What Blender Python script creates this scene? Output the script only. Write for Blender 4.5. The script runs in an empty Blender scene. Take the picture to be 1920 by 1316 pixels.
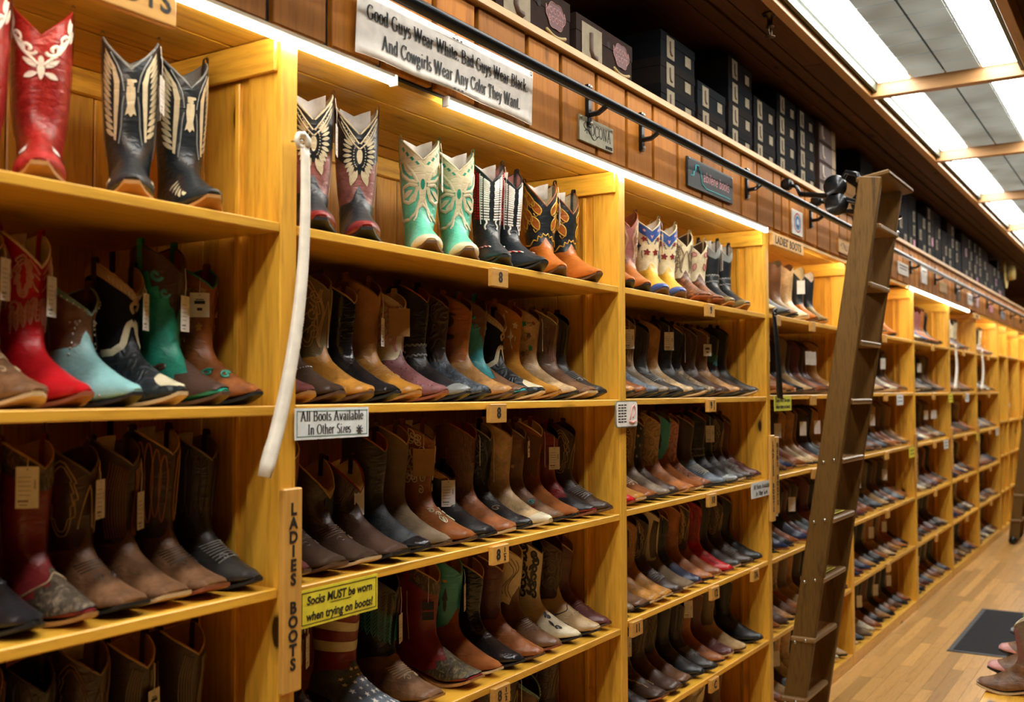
import bpy, bmesh, math, random
import numpy as np
from mathutils import Vector, Matrix
from mathutils.geometry import delaunay_2d_cdt
random.seed(7)
PI = math.pi
SC = bpy.context.scene
COL = SC.collection

# ------------------------------------------------------------------ camera
CAM_H = 1.593
yaw, pit, roll = 0.5635588, 0.03977948, -0.00275964
Fv = Vector((math.cos(yaw)*math.cos(pit), math.sin(yaw)*math.cos(pit), math.sin(pit)))
Rv = Fv.cross(Vector((0, 0, 1))).normalized(); Uv = Rv.cross(Fv)
Rv, Uv = Rv*math.cos(roll)+Uv*math.sin(roll), Uv*math.cos(roll)-Rv*math.sin(roll)
cd = bpy.data.cameras.new('camera'); cam = bpy.data.objects.new('camera', cd); COL.objects.link(cam)
m = Matrix((Rv, Uv, -Fv)).transposed().to_4x4(); m.translation = (0, 0, CAM_H); cam.matrix_world = m
cd.sensor_width = 36; cd.lens = 1942.0/1920*36; cd.clip_start = .05; cd.clip_end = 100
cd.dof.use_dof = True; cd.dof.focus_distance = 3.1; cd.dof.aperture_fstop = 3.2
SC.camera = cam

# ------------------------------------------------------------------ world, exposure
w = bpy.data.worlds.new('world'); SC.world = w; w.use_nodes = True
w.node_tree.nodes['Background'].inputs[0].default_value = (1, .93, .82, 1)
w.node_tree.nodes['Background'].inputs[1].default_value = .008
SC.view_settings.view_transform = 'Standard'; SC.view_settings.look = 'None'
SC.view_settings.exposure = 0.0; SC.view_settings.gamma = 1; SC.view_settings.use_curve_mapping = False
PANEL_BRIGHT, PANEL_DIM, STRIP_E = 24.0, .42, 40.0

# ------------------------------------------------------------------ key dimensions
YF = 1.5756            # front plane of the shelving
YB = YF+.563           # back boards
POST = [.029, 1.629, 3.229, 4.762, 6.245, 8.076, 9.562, 11.046, 12.63, 13.41, 14.53, 15.6]   # right edge of each front post
PW = .049
ZS = [1.953, 1.567, 1.184, .808, .449, .067]       # shelf tops
ZTOP = 2.352           # underside of the top boards
ZLEDGE = 2.646
ZCEIL = 3.15

# ------------------------------------------------------------------ colours and materials
def srgb(c):
    if isinstance(c, str): c = [int(c[i:i+2], 16) for i in (0, 2, 4)]
    return tuple(((x/255)/12.92 if x/255 <= .04045 else ((x/255+.055)/1.055)**2.4) for x in c)+(1,)
MATS = {}
class NT:
    def __init__(s, name):
        s.m = bpy.data.materials.new(name); s.m.use_nodes = True; s.t = s.m.node_tree
        s.b = s.t.nodes['Principled BSDF']
    def n(s, typ, **kw):
        x = s.t.nodes.new('ShaderNode'+typ)
        for k, v in kw.items():
            if k.startswith('i_'): x.inputs[k[2:].replace('_', ' ')].default_value = v
            else: setattr(x, k, v)
        return x
    def l(s, a, b): s.t.links.new(a, b)
    def ramp(s, fac, stops, interp='LINEAR'):
        r = s.n('ValToRGB'); e = r.color_ramp; e.interpolation = interp
        while len(e.elements) < len(stops): e.elements.new(.5)
        for q, (p, c) in zip(e.elements, stops): q.position = p; q.color = c
        s.l(fac, r.inputs[0]); return r.outputs[0]
    def mix(s, fac, a, b, blend='MIX'):
        x = s.n('Mix', data_type='RGBA', blend_type=blend)
        for sock, v in ((x.inputs[0], fac), (x.inputs[6], a), (x.inputs[7], b)):
            if hasattr(v, 'is_output'): s.l(v, sock)
            else: sock.default_value = v
        return x.outputs[2]
    def math(s, op, a, b=0.0, c=None):
        x = s.n('Math', operation=op)
        for i, v in enumerate((a, b, c)):
            if v is None: continue
            if hasattr(v, 'is_output'): s.l(v, x.inputs[i])
            else: x.inputs[i].default_value = v
        return x.outputs[0]

def wood(name, base, dark, axis='X', rough=.42, knots=.5, scale=1.0, vary=.25, coat=.15, spec=.5):
    key = ('wood', name)
    if key in MATS: return MATS[key]
    k = NT(name)
    geo = k.n('NewGeometry'); oi = k.n('ObjectInfo')
    rnd = k.math('ADD', oi.outputs['Random'], geo.outputs['Random Per Island'])
    comb = k.n('CombineXYZ')
    for i, f in enumerate((37., 23., 51.)): k.l(k.math('MULTIPLY', rnd, f), comb.inputs[i])
    add = k.n('VectorMath', operation='ADD'); k.l(geo.outputs['Position'], add.inputs[0]); k.l(comb.outputs[0], add.inputs[1])
    mp = k.n('Mapping'); sc = {'X': (.09, 1, 1), 'Y': (1, .09, 1), 'Z': (1, 1, .09)}[axis]
    mp.inputs['Scale'].default_value = [q*scale for q in sc]; k.l(add.outputs[0], mp.inputs[0])
    n1 = k.n('TexNoise', i_Scale=22., i_Detail=6., i_Roughness=.6, i_Distortion=.6); k.l(mp.outputs[0], n1.inputs['Vector'])
    n2 = k.n('TexNoise', i_Scale=95., i_Detail=3., i_Roughness=.55); k.l(mp.outputs[0], n2.inputs['Vector'])
    n3 = k.n('TexNoise', i_Scale=3.2, i_Detail=2.); k.l(mp.outputs[0], n3.inputs['Vector'])
    # knots: sparse stretched cells with rings around them
    mp2 = k.n('Mapping'); sc2 = {'X': (.42, 1, 1), 'Y': (1, .42, 1), 'Z': (1, 1, .42)}[axis]
    mp2.inputs['Scale'].default_value = sc2; k.l(add.outputs[0], mp2.inputs[0])
    vo = k.n('TexVoronoi', i_Scale=5.2, i_Randomness=1.0); k.l(mp2.outputs[0], vo.inputs['Vector'])
    kd = k.math('ADD', vo.outputs['Distance'], k.math('MULTIPLY', k.math('SUBTRACT', n1.outputs[0], .5), .10))
    knot = k.ramp(kd, [(0, (1, 1, 1, 1)), (.06, (.95, .95, .95, 1)), (.085, (.3, .3, .3, 1)), (.16, (0, 0, 0, 1))])
    b = srgb(base); d = srgb(dark)
    lite = tuple(min(1, q*1.22) for q in b[:3])+(1,)
    grain = k.ramp(n1.outputs[0], [(.30, d), (.44, b), (.62, b), (.8, lite)])
    g2 = k.mix(.38, grain, k.ramp(n2.outputs[0], [(.34, d), (.54, b)]))
    g2 = k.mix(.2, g2, k.ramp(n3.outputs[0], [(.35, d), (.6, lite)]))
    kc = tuple(q*.12 for q in d[:3])+(1,)
    g3 = k.mix(k.math('MULTIPLY', knot, knots*1.6), g2, kc)
    v = k.math('ADD', k.math('MULTIPLY', k.math('FRACT', k.math('MULTIPLY', rnd, 7.31)), vary), 1-vary*.6)
    hs = k.n('HueSaturation'); k.l(g3, hs.inputs['Color']); k.l(v, hs.inputs['Value'])
    k.l(hs.outputs[0], k.b.inputs['Base Color'])
    k.b.inputs['Roughness'].default_value = rough
    k.b.inputs['Specular IOR Level'].default_value = spec
    k.b.inputs['Coat Weight'].default_value = coat; k.b.inputs['Coat Roughness'].default_value = .3
    bp = k.n('Bump', i_Strength=.12, i_Distance=.003); k.l(n2.outputs[0], bp.inputs['Height']); k.l(bp.outputs[0], k.b.inputs['Normal'])
    MATS[key] = k.m; return k.m

def plain(name, col, rough=.5, metal=0., bump=0., emit=0., coat=0., spec=.5):
    key = ('plain', name)
    if key in MATS: return MATS[key]
    k = NT(name); c = srgb(col)
    tc = k.n('TexCoord'); n = k.n('TexNoise', i_Scale=30., i_Detail=4.); k.l(tc.outputs['Object'], n.inputs['Vector'])
    lo = tuple(q*.86 for q in c[:3])+(1,); hi = tuple(min(1, q*1.08) for q in c[:3])+(1,)
    k.l(k.ramp(n.outputs[0], [(.3, lo), (.7, hi)]), k.b.inputs['Base Color'])
    k.b.inputs['Roughness'].default_value = rough; k.b.inputs['Metallic'].default_value = metal
    k.b.inputs['Coat Weight'].default_value = coat; k.b.inputs['Specular IOR Level'].default_value = spec
    if bump:
        bp = k.n('Bump', i_Strength=bump, i_Distance=.004); k.l(n.outputs[0], bp.inputs['Height']); k.l(bp.outputs[0], k.b.inputs['Normal'])
    if emit:
        k.b.inputs['Emission Color'].default_value = c; k.b.inputs['Emission Strength'].default_value = emit
    MATS[key] = k.m; return k.m

def emitter(name, col, e, mott=0.):
    k = NT(name); c = col+(1,)
    k.b.inputs['Base Color'].default_value = (.12, .12, .11, 1); k.b.inputs['Roughness'].default_value = .6
    if mott:
        geo = k.n('NewGeometry'); n = k.n('TexNoise', i_Scale=3.5, i_Detail=1.); k.l(geo.outputs['Position'], n.inputs['Vector'])
        k.l(k.ramp(n.outputs[0], [(.3, tuple(q*(1-mott) for q in col)+(1,)), (.75, c)]), k.b.inputs['Emission Color'])
    else: k.b.inputs['Emission Color'].default_value = c
    k.b.inputs['Emission Strength'].default_value = e
    return k.m

CLR = dict(red='8c1d18', crimson='b8141c', oxblood='7a2626', burg='5e3230', black='1d1d1f', ink='20262a', charcoal='35322f',
           brown='6b4a30', dkbrown='3f2f24', choc='4a352a', tan='a2743f', honey='a87228', caramel='9c5c28', cognac='8a4f26', sand='b3956a',
           bone='cfc2a0', cream='d9cba4', white='e2dcd2', turq='3f9aa0', teal='2b8f76', mint='5fb89a', aqua='86b7b5', gold='b8892e', grey='8d8a84',
           slate='55606a', blue='2f4a86', rust='8c4a2c', pink='8a5650', mauve='7a4a4a', olive='6a5a38', taupe='75634e', pewter='7d817f', orange='a85c20', yellow='c99a35', navy='26304a', rose='c58b88')
def leather(col, kind='smooth', rough=None):
    key = ('lea', col, kind)
    if key in MATS: return MATS[key]
    k = NT('leather_'+col+'_'+kind); c = srgb(CLR.get(col, col))[:3]
    tc = k.n('TexCoord'); O = tc.outputs['Object']
    dk = lambda f: tuple(min(1, q*f) for q in c)+(1,)
    n1 = k.n('TexNoise', i_Scale=22., i_Detail=5., i_Roughness=.6); k.l(O, n1.inputs['Vector'])
    n2 = k.n('TexNoise', i_Scale=260., i_Detail=2.); k.l(O, n2.inputs['Vector'])
    spread = {'smooth': .26, 'distress': .62, 'suede': .3, 'patent': .15}.get(kind, .35)
    base = k.ramp(n1.outputs[0], [(.28, dk(1-spread)), (.5, dk(1)), (.74, dk(1+spread*.8))])
    r = {'smooth': .33, 'distress': .38, 'suede': .92, 'patent': .16}.get(kind, .45)
    h = n2.outputs[0]; bs = .12
    if kind == 'distress':
        mu = k.n('TexNoise', i_Scale=9., i_Detail=8., i_Roughness=.72, i_Distortion=1.2); k.l(O, mu.inputs['Vector'])
        base = k.mix(k.ramp(mu.outputs[0], [(.5, (0, 0, 0, 1)), (.66, (.75, .75, .75, 1))]), base, tuple(min(1, q*1.9+.015) for q in c)+(1,))
    if kind == 'crinkle':
        cr = k.n('TexNoise', i_Scale=16., i_Detail=7., i_Roughness=.7, i_Distortion=2.2); k.l(O, cr.inputs['Vector'])
        base = k.mix(k.ramp(cr.outputs[0], [(.47, (0, 0, 0, 1)), (.5, (.55, .55, .55, 1)), (.53, (0, 0, 0, 1))]), base, tuple(min(1, q*2.2+.03) for q in c)+(1,)); r = .33
    if kind == 'snake':
        mp = k.n('Mapping'); mp.inputs['Scale'].default_value = (1.5, 1, .8); k.l(O, mp.inputs[0])
        vo = k.n('TexVoronoi', i_Scale=110., feature='F1'); k.l(mp.outputs[0], vo.inputs['Vector'])
        wv = k.n('TexNoise', i_Scale=34., i_Detail=3., i_Distortion=2.); k.l(mp.outputs[0], wv.inputs['Vector'])
        base = k.mix(k.ramp(wv.outputs[0], [(.44, (0, 0, 0, 1)), (.52, (1, 1, 1, 1))]), base, dk(.22))
        base = k.mix(k.ramp(vo.outputs['Distance'], [(.3, (0, 0, 0, 1)), (.75, (.8, .8, .8, 1))]), base, dk(.3)); h = vo.outputs['Distance']; bs = .4
    if kind == 'ostrich':
        vo = k.n('TexVoronoi', i_Scale=70.); k.l(O, vo.inputs['Vector'])
        base = k.mix(k.ramp(vo.outputs['Distance'], [(.13, (1, 1, 1, 1)), (.26, (0, 0, 0, 1))]), base, dk(.4))
        h = k.ramp(vo.outputs['Distance'], [(.1, (1, 1, 1, 1)), (.35, (0, 0, 0, 1))]); bs = .5
    if kind == 'tooled':
        wv = k.n('TexVoronoi', i_Scale=34., feature='SMOOTH_F1'); ds = k.n('TexNoise', i_Scale=14.); k.l(O, ds.inputs['Vector'])
        ad = k.n('VectorMath', operation='MULTIPLY_ADD'); k.l(ds.outputs['Color'], ad.inputs[0]); ad.inputs[1].default_value = (.05,)*3; k.l(O, ad.inputs[2]); k.l(ad.outputs[0], wv.inputs['Vector'])
        lines = k.math('SINE', k.math('MULTIPLY', wv.outputs['Distance'], 22.))
        base = k.mix(k.ramp(lines, [(.35, (0, 0, 0, 1)), (.8, (.6, .6, .6, 1))]), base, dk(.35)); h = lines; bs = .5
    if kind == 'hair':
        mp = k.n('Mapping'); mp.inputs['Scale'].default_value = (6, 1, .7); k.l(O, mp.inputs[0])
        hn = k.n('TexNoise', i_Scale=60., i_Detail=4., i_Distortion=1.5); k.l(mp.outputs[0], hn.inputs['Vector'])
        base = k.mix(.6, base, k.ramp(hn.outputs[0], [(.35, dk(.25)), (.65, dk(1.7))])); h = hn.outputs[0]; bs = .7
    if kind == 'zebra':
        wv = k.n('TexNoise', i_Scale=26., i_Detail=4., i_Distortion=2.5); k.l(O, wv.inputs['Vector'])
        base = k.ramp(wv.outputs[0], [(.46, dk(1)), (.52, dk(.12))])
    k.l(base, k.b.inputs['Base Color']); k.b.inputs['Roughness'].default_value = rough or r
    k.b.inputs['Specular IOR Level'].default_value = .5 if kind != 'suede' else .15
    wr = k.n('TexNoise', i_Scale=28., i_Detail=3., i_Distortion=.8); mpw = k.n('Mapping'); mpw.inputs['Scale'].default_value = (1, 1, 2.2); k.l(O, mpw.inputs[0]); k.l(mpw.outputs[0], wr.inputs['Vector'])
    b0 = k.n('Bump', i_Strength=.4, i_Distance=.007); k.l(wr.outputs[0], b0.inputs['Height'])
    b1 = k.n('Bump', i_Strength=bs, i_Distance=.002); k.l(h, b1.inputs['Height']); k.l(b0.outputs[0], b1.inputs['Normal']); k.l(b1.outputs[0], k.b.inputs['Normal'])
    MATS[key] = k.m; return k.m

PINE = {a: wood('pine_shelf_'+a, 'ebb03a', '9c6412', a, .36, .7) for a in 'XYZ'}
PINEB = wood('pine_back_boards', 'e6a834', '945a10', 'Z', .42, .9, vary=.3)
PINES = wood('pine_soffit_boards', 'dca632', '8e5c10', 'X', .45, .6)
SIGNW = wood('sign_wood', 'cf9a46', 'a8702a', 'X', .5, .1)
SIGNWZ = wood('sign_wood_upright', 'cf9a46', 'a8702a', 'Z', .5, .25)
FASC = wood('fascia_board', 'a2651f', '6c3c0e', 'Z', .62, .35, vary=.55, coat=0, spec=.15)
TRIM = wood('trim_wood', 'b98a4c', '8a5f2c', 'X', .5, .2)
CEILW = wood('ceiling_board', '4a2c16', '2c180a', 'X', .7, .6, vary=.35, coat=0, spec=.15)
FLOORW = wood('floor_strip', 'cfa05a', '9a6e34', 'X', .32, .0, 1.2, vary=.5, coat=.3)
LADW = wood('ladder_oak', '684a1c', '281a08', 'Z', .55, .0, 1.6, vary=.1, coat=0, spec=.2)
TREADW = wood('tread_oak', '8d6a3c', '55391a', 'X', .4, .0, 1.4, vary=.15)
BLACKP = plain('black_iron', '17191b', .3, .6, coat=.3)
STEEL = plain('steel', 'b8b4aa', .3, 1.)
DARK = plain('dark_gap', '1a100a', .9)
WHITE = plain('white_card', 'e8e4da', .6)
INK = plain('black_ink', '16140f', .6)
PAPER = plain('white_paper', 'ece8e0', .8)

# ------------------------------------------------------------------ mesh helpers
def link(o, parent=None):
    COL.objects.link(o)
    if parent: o.parent = parent
    return o
def mesh_obj(name, verts, faces, mat, parent=None, smooth=False, mats=None, midx=None):
    me = bpy.data.meshes.new(name); me.from_pydata([tuple(v) for v in verts], [], [tuple(f) for f in faces])
    for q in (mats or [mat]): me.materials.append(q)
    if midx is not None: me.polygons.foreach_set('material_index', midx)
    if smooth: me.polygons.foreach_set('use_smooth', [True]*len(me.polygons))
    me.update(); return link(bpy.data.objects.new(name, me), parent)
def tag(o, label, cat=None, group=None, kind=None):
    if label: o['label'] = label
    if cat: o['category'] = cat
    if group: o['group'] = group
    if kind: o['kind'] = kind
    return o
def empty(name, loc, label=None, cat=None, group=None, rz=0):
    o = link(bpy.data.objects.new(name, None)); o.location = loc; o.rotation_euler.z = rz; o.empty_display_size = .05
    return tag(o, label, cat, group)
BOXC = {}
def box_mesh(name, sx, sy, sz, mat, bev=.0):
    k = (name, round(sx, 4), round(sy, 4), round(sz, 4), mat.name, bev)
    if k in BOXC: return BOXC[k]
    bm = bmesh.new(); bmesh.ops.create_cube(bm, size=1)
    for v in bm.verts: v.co = Vector((v.co.x*sx, v.co.y*sy, v.co.z*sz))
    if bev: bmesh.ops.bevel(bm, geom=list(bm.edges), offset=min(bev, min(sx, sy, sz)*.45), segments=1, affect='EDGES')
    me = bpy.data.meshes.new(name); bm.to_mesh(me); bm.free(); me.materials.append(mat); BOXC[k] = me; return me
def box(name, x0, x1, y0, y1, z0, z1, mat, parent=None, bev=.002):
    """a bevelled board given by its extents; when parented, extents are in the parent's space"""
    me = box_mesh(name, abs(x1-x0), abs(y1-y0), abs(z1-z0), mat, bev)
    o = link(bpy.data.objects.new(name, me), parent); o.location = ((x0+x1)/2, (y0+y1)/2, (z0+z1)/2); return o
def tube_data(pts, r, seg=8, closed=False, taper=None):
    pts = [Vector(p) for p in pts]; n = len(pts); V = []; Fc = []
    prev = None
    for i, p in enumerate(pts):
        t = (pts[(i+1) % n]-pts[i-1]) if closed else (pts[min(i+1, n-1)]-pts[max(i-1, 0)])
        t.normalize()
        u = prev-t*prev.dot(t) if prev else t.orthogonal()
        if u.length < 1e-6: u = t.orthogonal()
        u.normalize(); prev = u; b = t.cross(u); rr = r*(taper[i] if taper else 1)
        for k in range(seg):
            a = 2*PI*k/seg; V.append(p+u*(math.cos(a)*rr)+b*(math.sin(a)*rr))
    for i in range(n if closed else n-1):
        for k in range(seg):
            a = i*seg+k; b2 = i*seg+(k+1) % seg; c = ((i+1) % n)*seg+(k+1) % seg; d = ((i+1) % n)*seg+k
            Fc.append((a, b2, c, d))
    if not closed: Fc.append(tuple(range(seg))[::-1]); Fc.append(tuple((n-1)*seg+k for k in range(seg)))
    return V, Fc
def tube(name, pts, r, mat, parent=None, seg=8, closed=False, taper=None):
    V, Fc = tube_data(pts, r, seg, closed, taper); return mesh_obj(name, V, Fc, mat, parent, True)
def lathe(name, prof, mat, parent=None, seg=16, axis='z', loc=(0, 0, 0)):
    V = []; Fc = []
    for r, z in prof:
        for k in range(seg):
            a = 2*PI*k/seg; c, s = r*math.cos(a), r*math.sin(a)
            V.append((c, s, z) if axis == 'z' else ((z, c, s) if axis == 'x' else (c, z, s)))
    for i in range(len(prof)-1):
        for k in range(seg):
            Fc.append((i*seg+k, i*seg+(k+1) % seg, (i+1)*seg+(k+1) % seg, (i+1)*seg+k))
    Fc.append(tuple(range(seg))[::-1]); Fc.append(tuple((len(prof)-1)*seg+k for k in range(seg)))
    o = mesh_obj(name, V, Fc, mat, parent, True); o.location = loc; return o
def merge(parts):
    V = []; Fc = []
    for v, f in parts:
        b = len(V); V += list(v); Fc += [tuple(q+b for q in x) for x in f]
    return V, Fc
def copy_tree(o, parent=None):
    c = o.copy(); COL.objects.link(c); c.parent = parent
    for ch in o.children: copy_tree(ch, c)
    return c
def text_mesh(name, txt, size, mat, parent, M, offset=0., shear=0., align='CENTER', space=1., extrude=.0006, line=1.0, sx=1.0):
    cu = bpy.data.curves.new(name, 'FONT'); cu.body = txt; cu.size = size; cu.offset = offset; cu.shear = shear
    cu.align_x = align; cu.align_y = 'CENTER'; cu.space_character = space; cu.extrude = extrude; cu.space_line = line; cu.resolution_u = 3
    t = bpy.data.objects.new(name, cu); me = bpy.data.meshes.new_from_object(t); bpy.data.objects.remove(t); bpy.data.curves.remove(cu)
    me.name = name; me.materials.clear(); me.materials.append(mat)
    if sx != 1.0:
        for v in me.vertices: v.co.x *= sx
    o = link(bpy.data.objects.new(name, me), parent); o.matrix_local = M; return o
def wallM(x, y, z, rot=0):      # text plane facing -y (toward the aisle), x to the right
    return Matrix.Translation((x, y, z)) @ Matrix.Rotation(PI/2, 4, 'X') @ Matrix.Rotation(rot, 4, 'Z')

# ------------------------------------------------------------------ the room
CAMX0, CAMX1 = -3.0, 19.0
def struct(o): o['kind'] = 'structure'; return o
ceil = struct(box('ceiling', CAMX0, CAMX1, -3.2, 2.3, ZCEIL+.08, ZCEIL+.18, CEILW, bev=0))
for i, y0 in enumerate(np.arange(1.30, 2.30, .145)):
    xs = [-3, 1.2+.5*(i % 3), 4.9+.7*((i*2) % 3), 9.5+.4*(i % 2), 14, 19]
    for a, b in zip(xs[:-1], xs[1:]):
        p = box('ceiling_board', a+.002, b-.002, y0+.003, y0+.142, ZCEIL, ZCEIL+.02, CEILW, bev=.003); p.parent = ceil; p.location -= ceil.location
for i, y0 in enumerate(np.arange(-3.2, .40, .145)):
    p = box('ceiling_board', -3, 19, y0+.003, y0+.142, ZCEIL, ZCEIL+.02, CEILW, bev=.003); p.parent = ceil; p.location -= ceil.location
struct(box('trim_1', CAMX0, CAMX1, 1.505, 1.53, ZCEIL-.018, ZCEIL, CEILW, bev=.003))
struct(box('wall_back', CAMX0, CAMX1, 2.20, 2.30, 0, ZCEIL, wood('back_wall_wood', '6a4526', '3a2412', 'Z', .6), bev=0))
struct(box('wall_end', CAMX1, CAMX1+.1, -3.2, 2.3, 0, ZCEIL, wood('end_wall_wood', '7a5530', '4a2c14', 'Z', .6), bev=0))
struct(box('wall_aisle_side', CAMX0, CAMX1, -3.3, -3.2, 0, ZCEIL, wood('side_wall_wood', '4a3018', '2c1a0c', 'Z', .6), bev=0))
struct(box('wall_behind', CAMX0-.1, CAMX0, -3.2, 2.3, 0, ZCEIL, wood('rear_wall_wood', '4a3018', '2c1a0c', 'Z', .6), bev=0))

# floor: strip boards laid along the shelving
floor = struct(box('floor', CAMX0, CAMX1, -3.2, 2.3, -.1, -.006, DARK, bev=0))
PWD = .068
near = []; far = []
rf = random.Random(3)
for r in range(int(5.5/PWD)):
    y0 = -3.2+r*PWD
    x = -3-rf.random()*.9
    while x < 19:
        L = rf.uniform(.45, 1.15); a, b = max(x, -3), min(x+L, 19)
        x += L
        if b-a < .05: continue
        d = (a+b)/2
        (near if (4.6 < d < 9.2 and .18 < y0 < 1.6) else far).append((a, b, y0))
near.sort(key=lambda q: q[0]); far += near[300:]; near = near[:300]
unit = box_mesh('plank_unit', 1, 1, 1, FLOORW, 0)
for a, b, y0 in near:
    o = link(bpy.data.objects.new('floor_board', unit), floor)
    o.scale = (b-a-.0015, PWD-.0012, .006); o.location = Vector(((a+b)/2, y0+PWD/2, -.003+rf.uniform(-.0004, 0)))-floor.location
V = []; Fc = []
for a, b, y0 in far:
    n = len(V); V += [(a+.0008, y0+.0006, 0), (b-.0008, y0+.0006, 0), (b-.0008, y0+PWD-.0006, 0), (a+.0008, y0+PWD-.0006, 0)]
    V += [(p[0], p[1], -.006) for p in V[n:n+4]]
    Fc += [(n, n+1, n+2, n+3)]+[(n+4+i, n+4+(i+1) % 4, n+(i+1) % 4, n+i) for i in range(4)]
o = mesh_obj('floor_boards', V, Fc, FLOORW, floor); o.location = -floor.location; o['kind'] = 'stuff'

# ------------------------------------------------------------------ ceiling light panels
E_BR = emitter('tube_lit_diffuser', (1.0, .985, .93), PANEL_BRIGHT, .12); E_DM = emitter('dim_diffuser', (.74, .80, .70), PANEL_DIM, .55)
PX0, PP, PYA, PYB = 5.545, 1.785, .50, 1.30
FRAMEW = wood('light_frame_wood', 'a87b48', '7c5630', 'X', .45, .1); FRAMEY = wood('light_frame_wood_cross', 'a87b48', '7c5630', 'Y', .45, .1)
LIGHTN = ['above the start of the shelving', 'second along the aisle row', 'above the eagle boot bay', 'above the banner bay', 'beside the sprinkler head', 'above the aisle ahead of the ladder', 'beside the ladder head', 'over the black floor mat', 'first beyond the floor mat', 'second beyond the floor mat', 'third beyond the floor mat', 'at the far end of the aisle']
for i in range(-4, 8):
    xa, xb = PX0+(i-1)*PP, PX0+i*PP
    vis = i >= 0
    r = empty('ceiling_light', ((xa+xb)/2, (PYA+PYB)/2, ZCEIL), 'wood-framed ceiling light panel, '+LIGHTN[i+4], 'ceiling light', 'ceiling light panels over the aisle')
    hx, hy = PP/2, (PYB-PYA)/2
    box('frame_rail', -hx, hx, hy-.035, hy+.008, -.03, .06, FRAMEW, r); box('frame_rail', -hx, hx, -hy-.008, -hy+.035, -.03, .06, FRAMEW, r)
    box('frame_cross_rail', -hx-.001, -hx+.03, -hy+.035, hy-.035, -.028, .06, FRAMEY, r); box('frame_cross_rail', hx-.03, hx+.001, -hy+.035, hy-.035, -.028, .06, FRAMEY, r)
    box('backing_tray', -hx, hx, -hy, hy, .06, .075, plain('tray', '3a3a34', .6), r, bev=0)
    for s in (-1, 1): box('tray_lip', -hx+.03, hx-.03, s*(hy-.055)-.008, s*(hy-.055)+.008, -.004, .06, plain('green_lip', '3c4434', .5), r, bev=0)
    rows = 9; cw = (2*hy-.14)/4; rl = (2*hx-.09)/rows
    if vis and i <= 3:
        for c in range(4):
            for k in range(rows):
                y0 = -hy+.07+c*cw; x0 = -hx+.045+k*rl
                box('diffuser_tile', x0+.007, x0+rl-.007, y0+.006, y0+cw-.006, .036, .041, E_BR if c in (0, 3) else E_DM, r, bev=0)
    else:
        for c in range(4):
            y0 = -hy+.07+c*cw
            box('diffuser_strip', -hx+.045, hx-.045, y0+.004, y0+cw-.004, .036, .041, E_BR if c in (0, 3) else E_DM, r, bev=0)
sp = empty('sprinkler_head', (4.13, 1.348, ZCEIL), 'brass fire sprinkler head under the dark board ceiling', 'sprinkler')
BR = plain('old_brass', '4a3a22', .35, .8)
lathe('escutcheon', [(.032, 0), (.03, -.008), (.012, -.012), (.011, -.05), (.016, -.052), (.016, -.06)], BR, sp)
for s in (-1, 1): tube('yoke', [(s*.011, 0, -.058), (s*.02, 0, -.075), (s*.006, 0, -.095)], .003, BR, sp, 6)
lathe('deflector', [(.002, -.094), (.02, -.096), (.02, -.099), (.002, -.1)], BR, sp)

# ------------------------------------------------------------------ shelving bays
BAYNAME = ['', 'bay holding the black eagle boots', 'bay under the long white banner', 'bay under the black neon-style sign', "bay under the ladies' boots board",
           'bay right behind the ladder', 'first bay past the ladder', 'second bay past the ladder', 'third bay past the ladder', 'narrow bay holding dark bags', 'second narrow bay past the shelves', 'last narrow bay at the far ladder']
ZBAY = {1: [1.953, 1.566, 1.186, .80, .44, .067], 2: [1.953, 1.567, 1.179, .795, .44, .067], 3: [1.955, 1.569, 1.187, .812, .45, .067], 4: [1.96, 1.575, 1.192, .808, .447, .067],
        5: [1.967, 1.582, 1.199, .817, .467, .067]}
for b in (6, 7, 8): ZBAY[b] = [1.967, 1.58, 1.197, .815, .46, .067]
for b in (9, 10, 11): ZBAY[b] = [2.0, 1.25, .87, .47, .067]
def zs(b): return ZBAY[b]
rb = random.Random(11)
bays = {}
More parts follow.
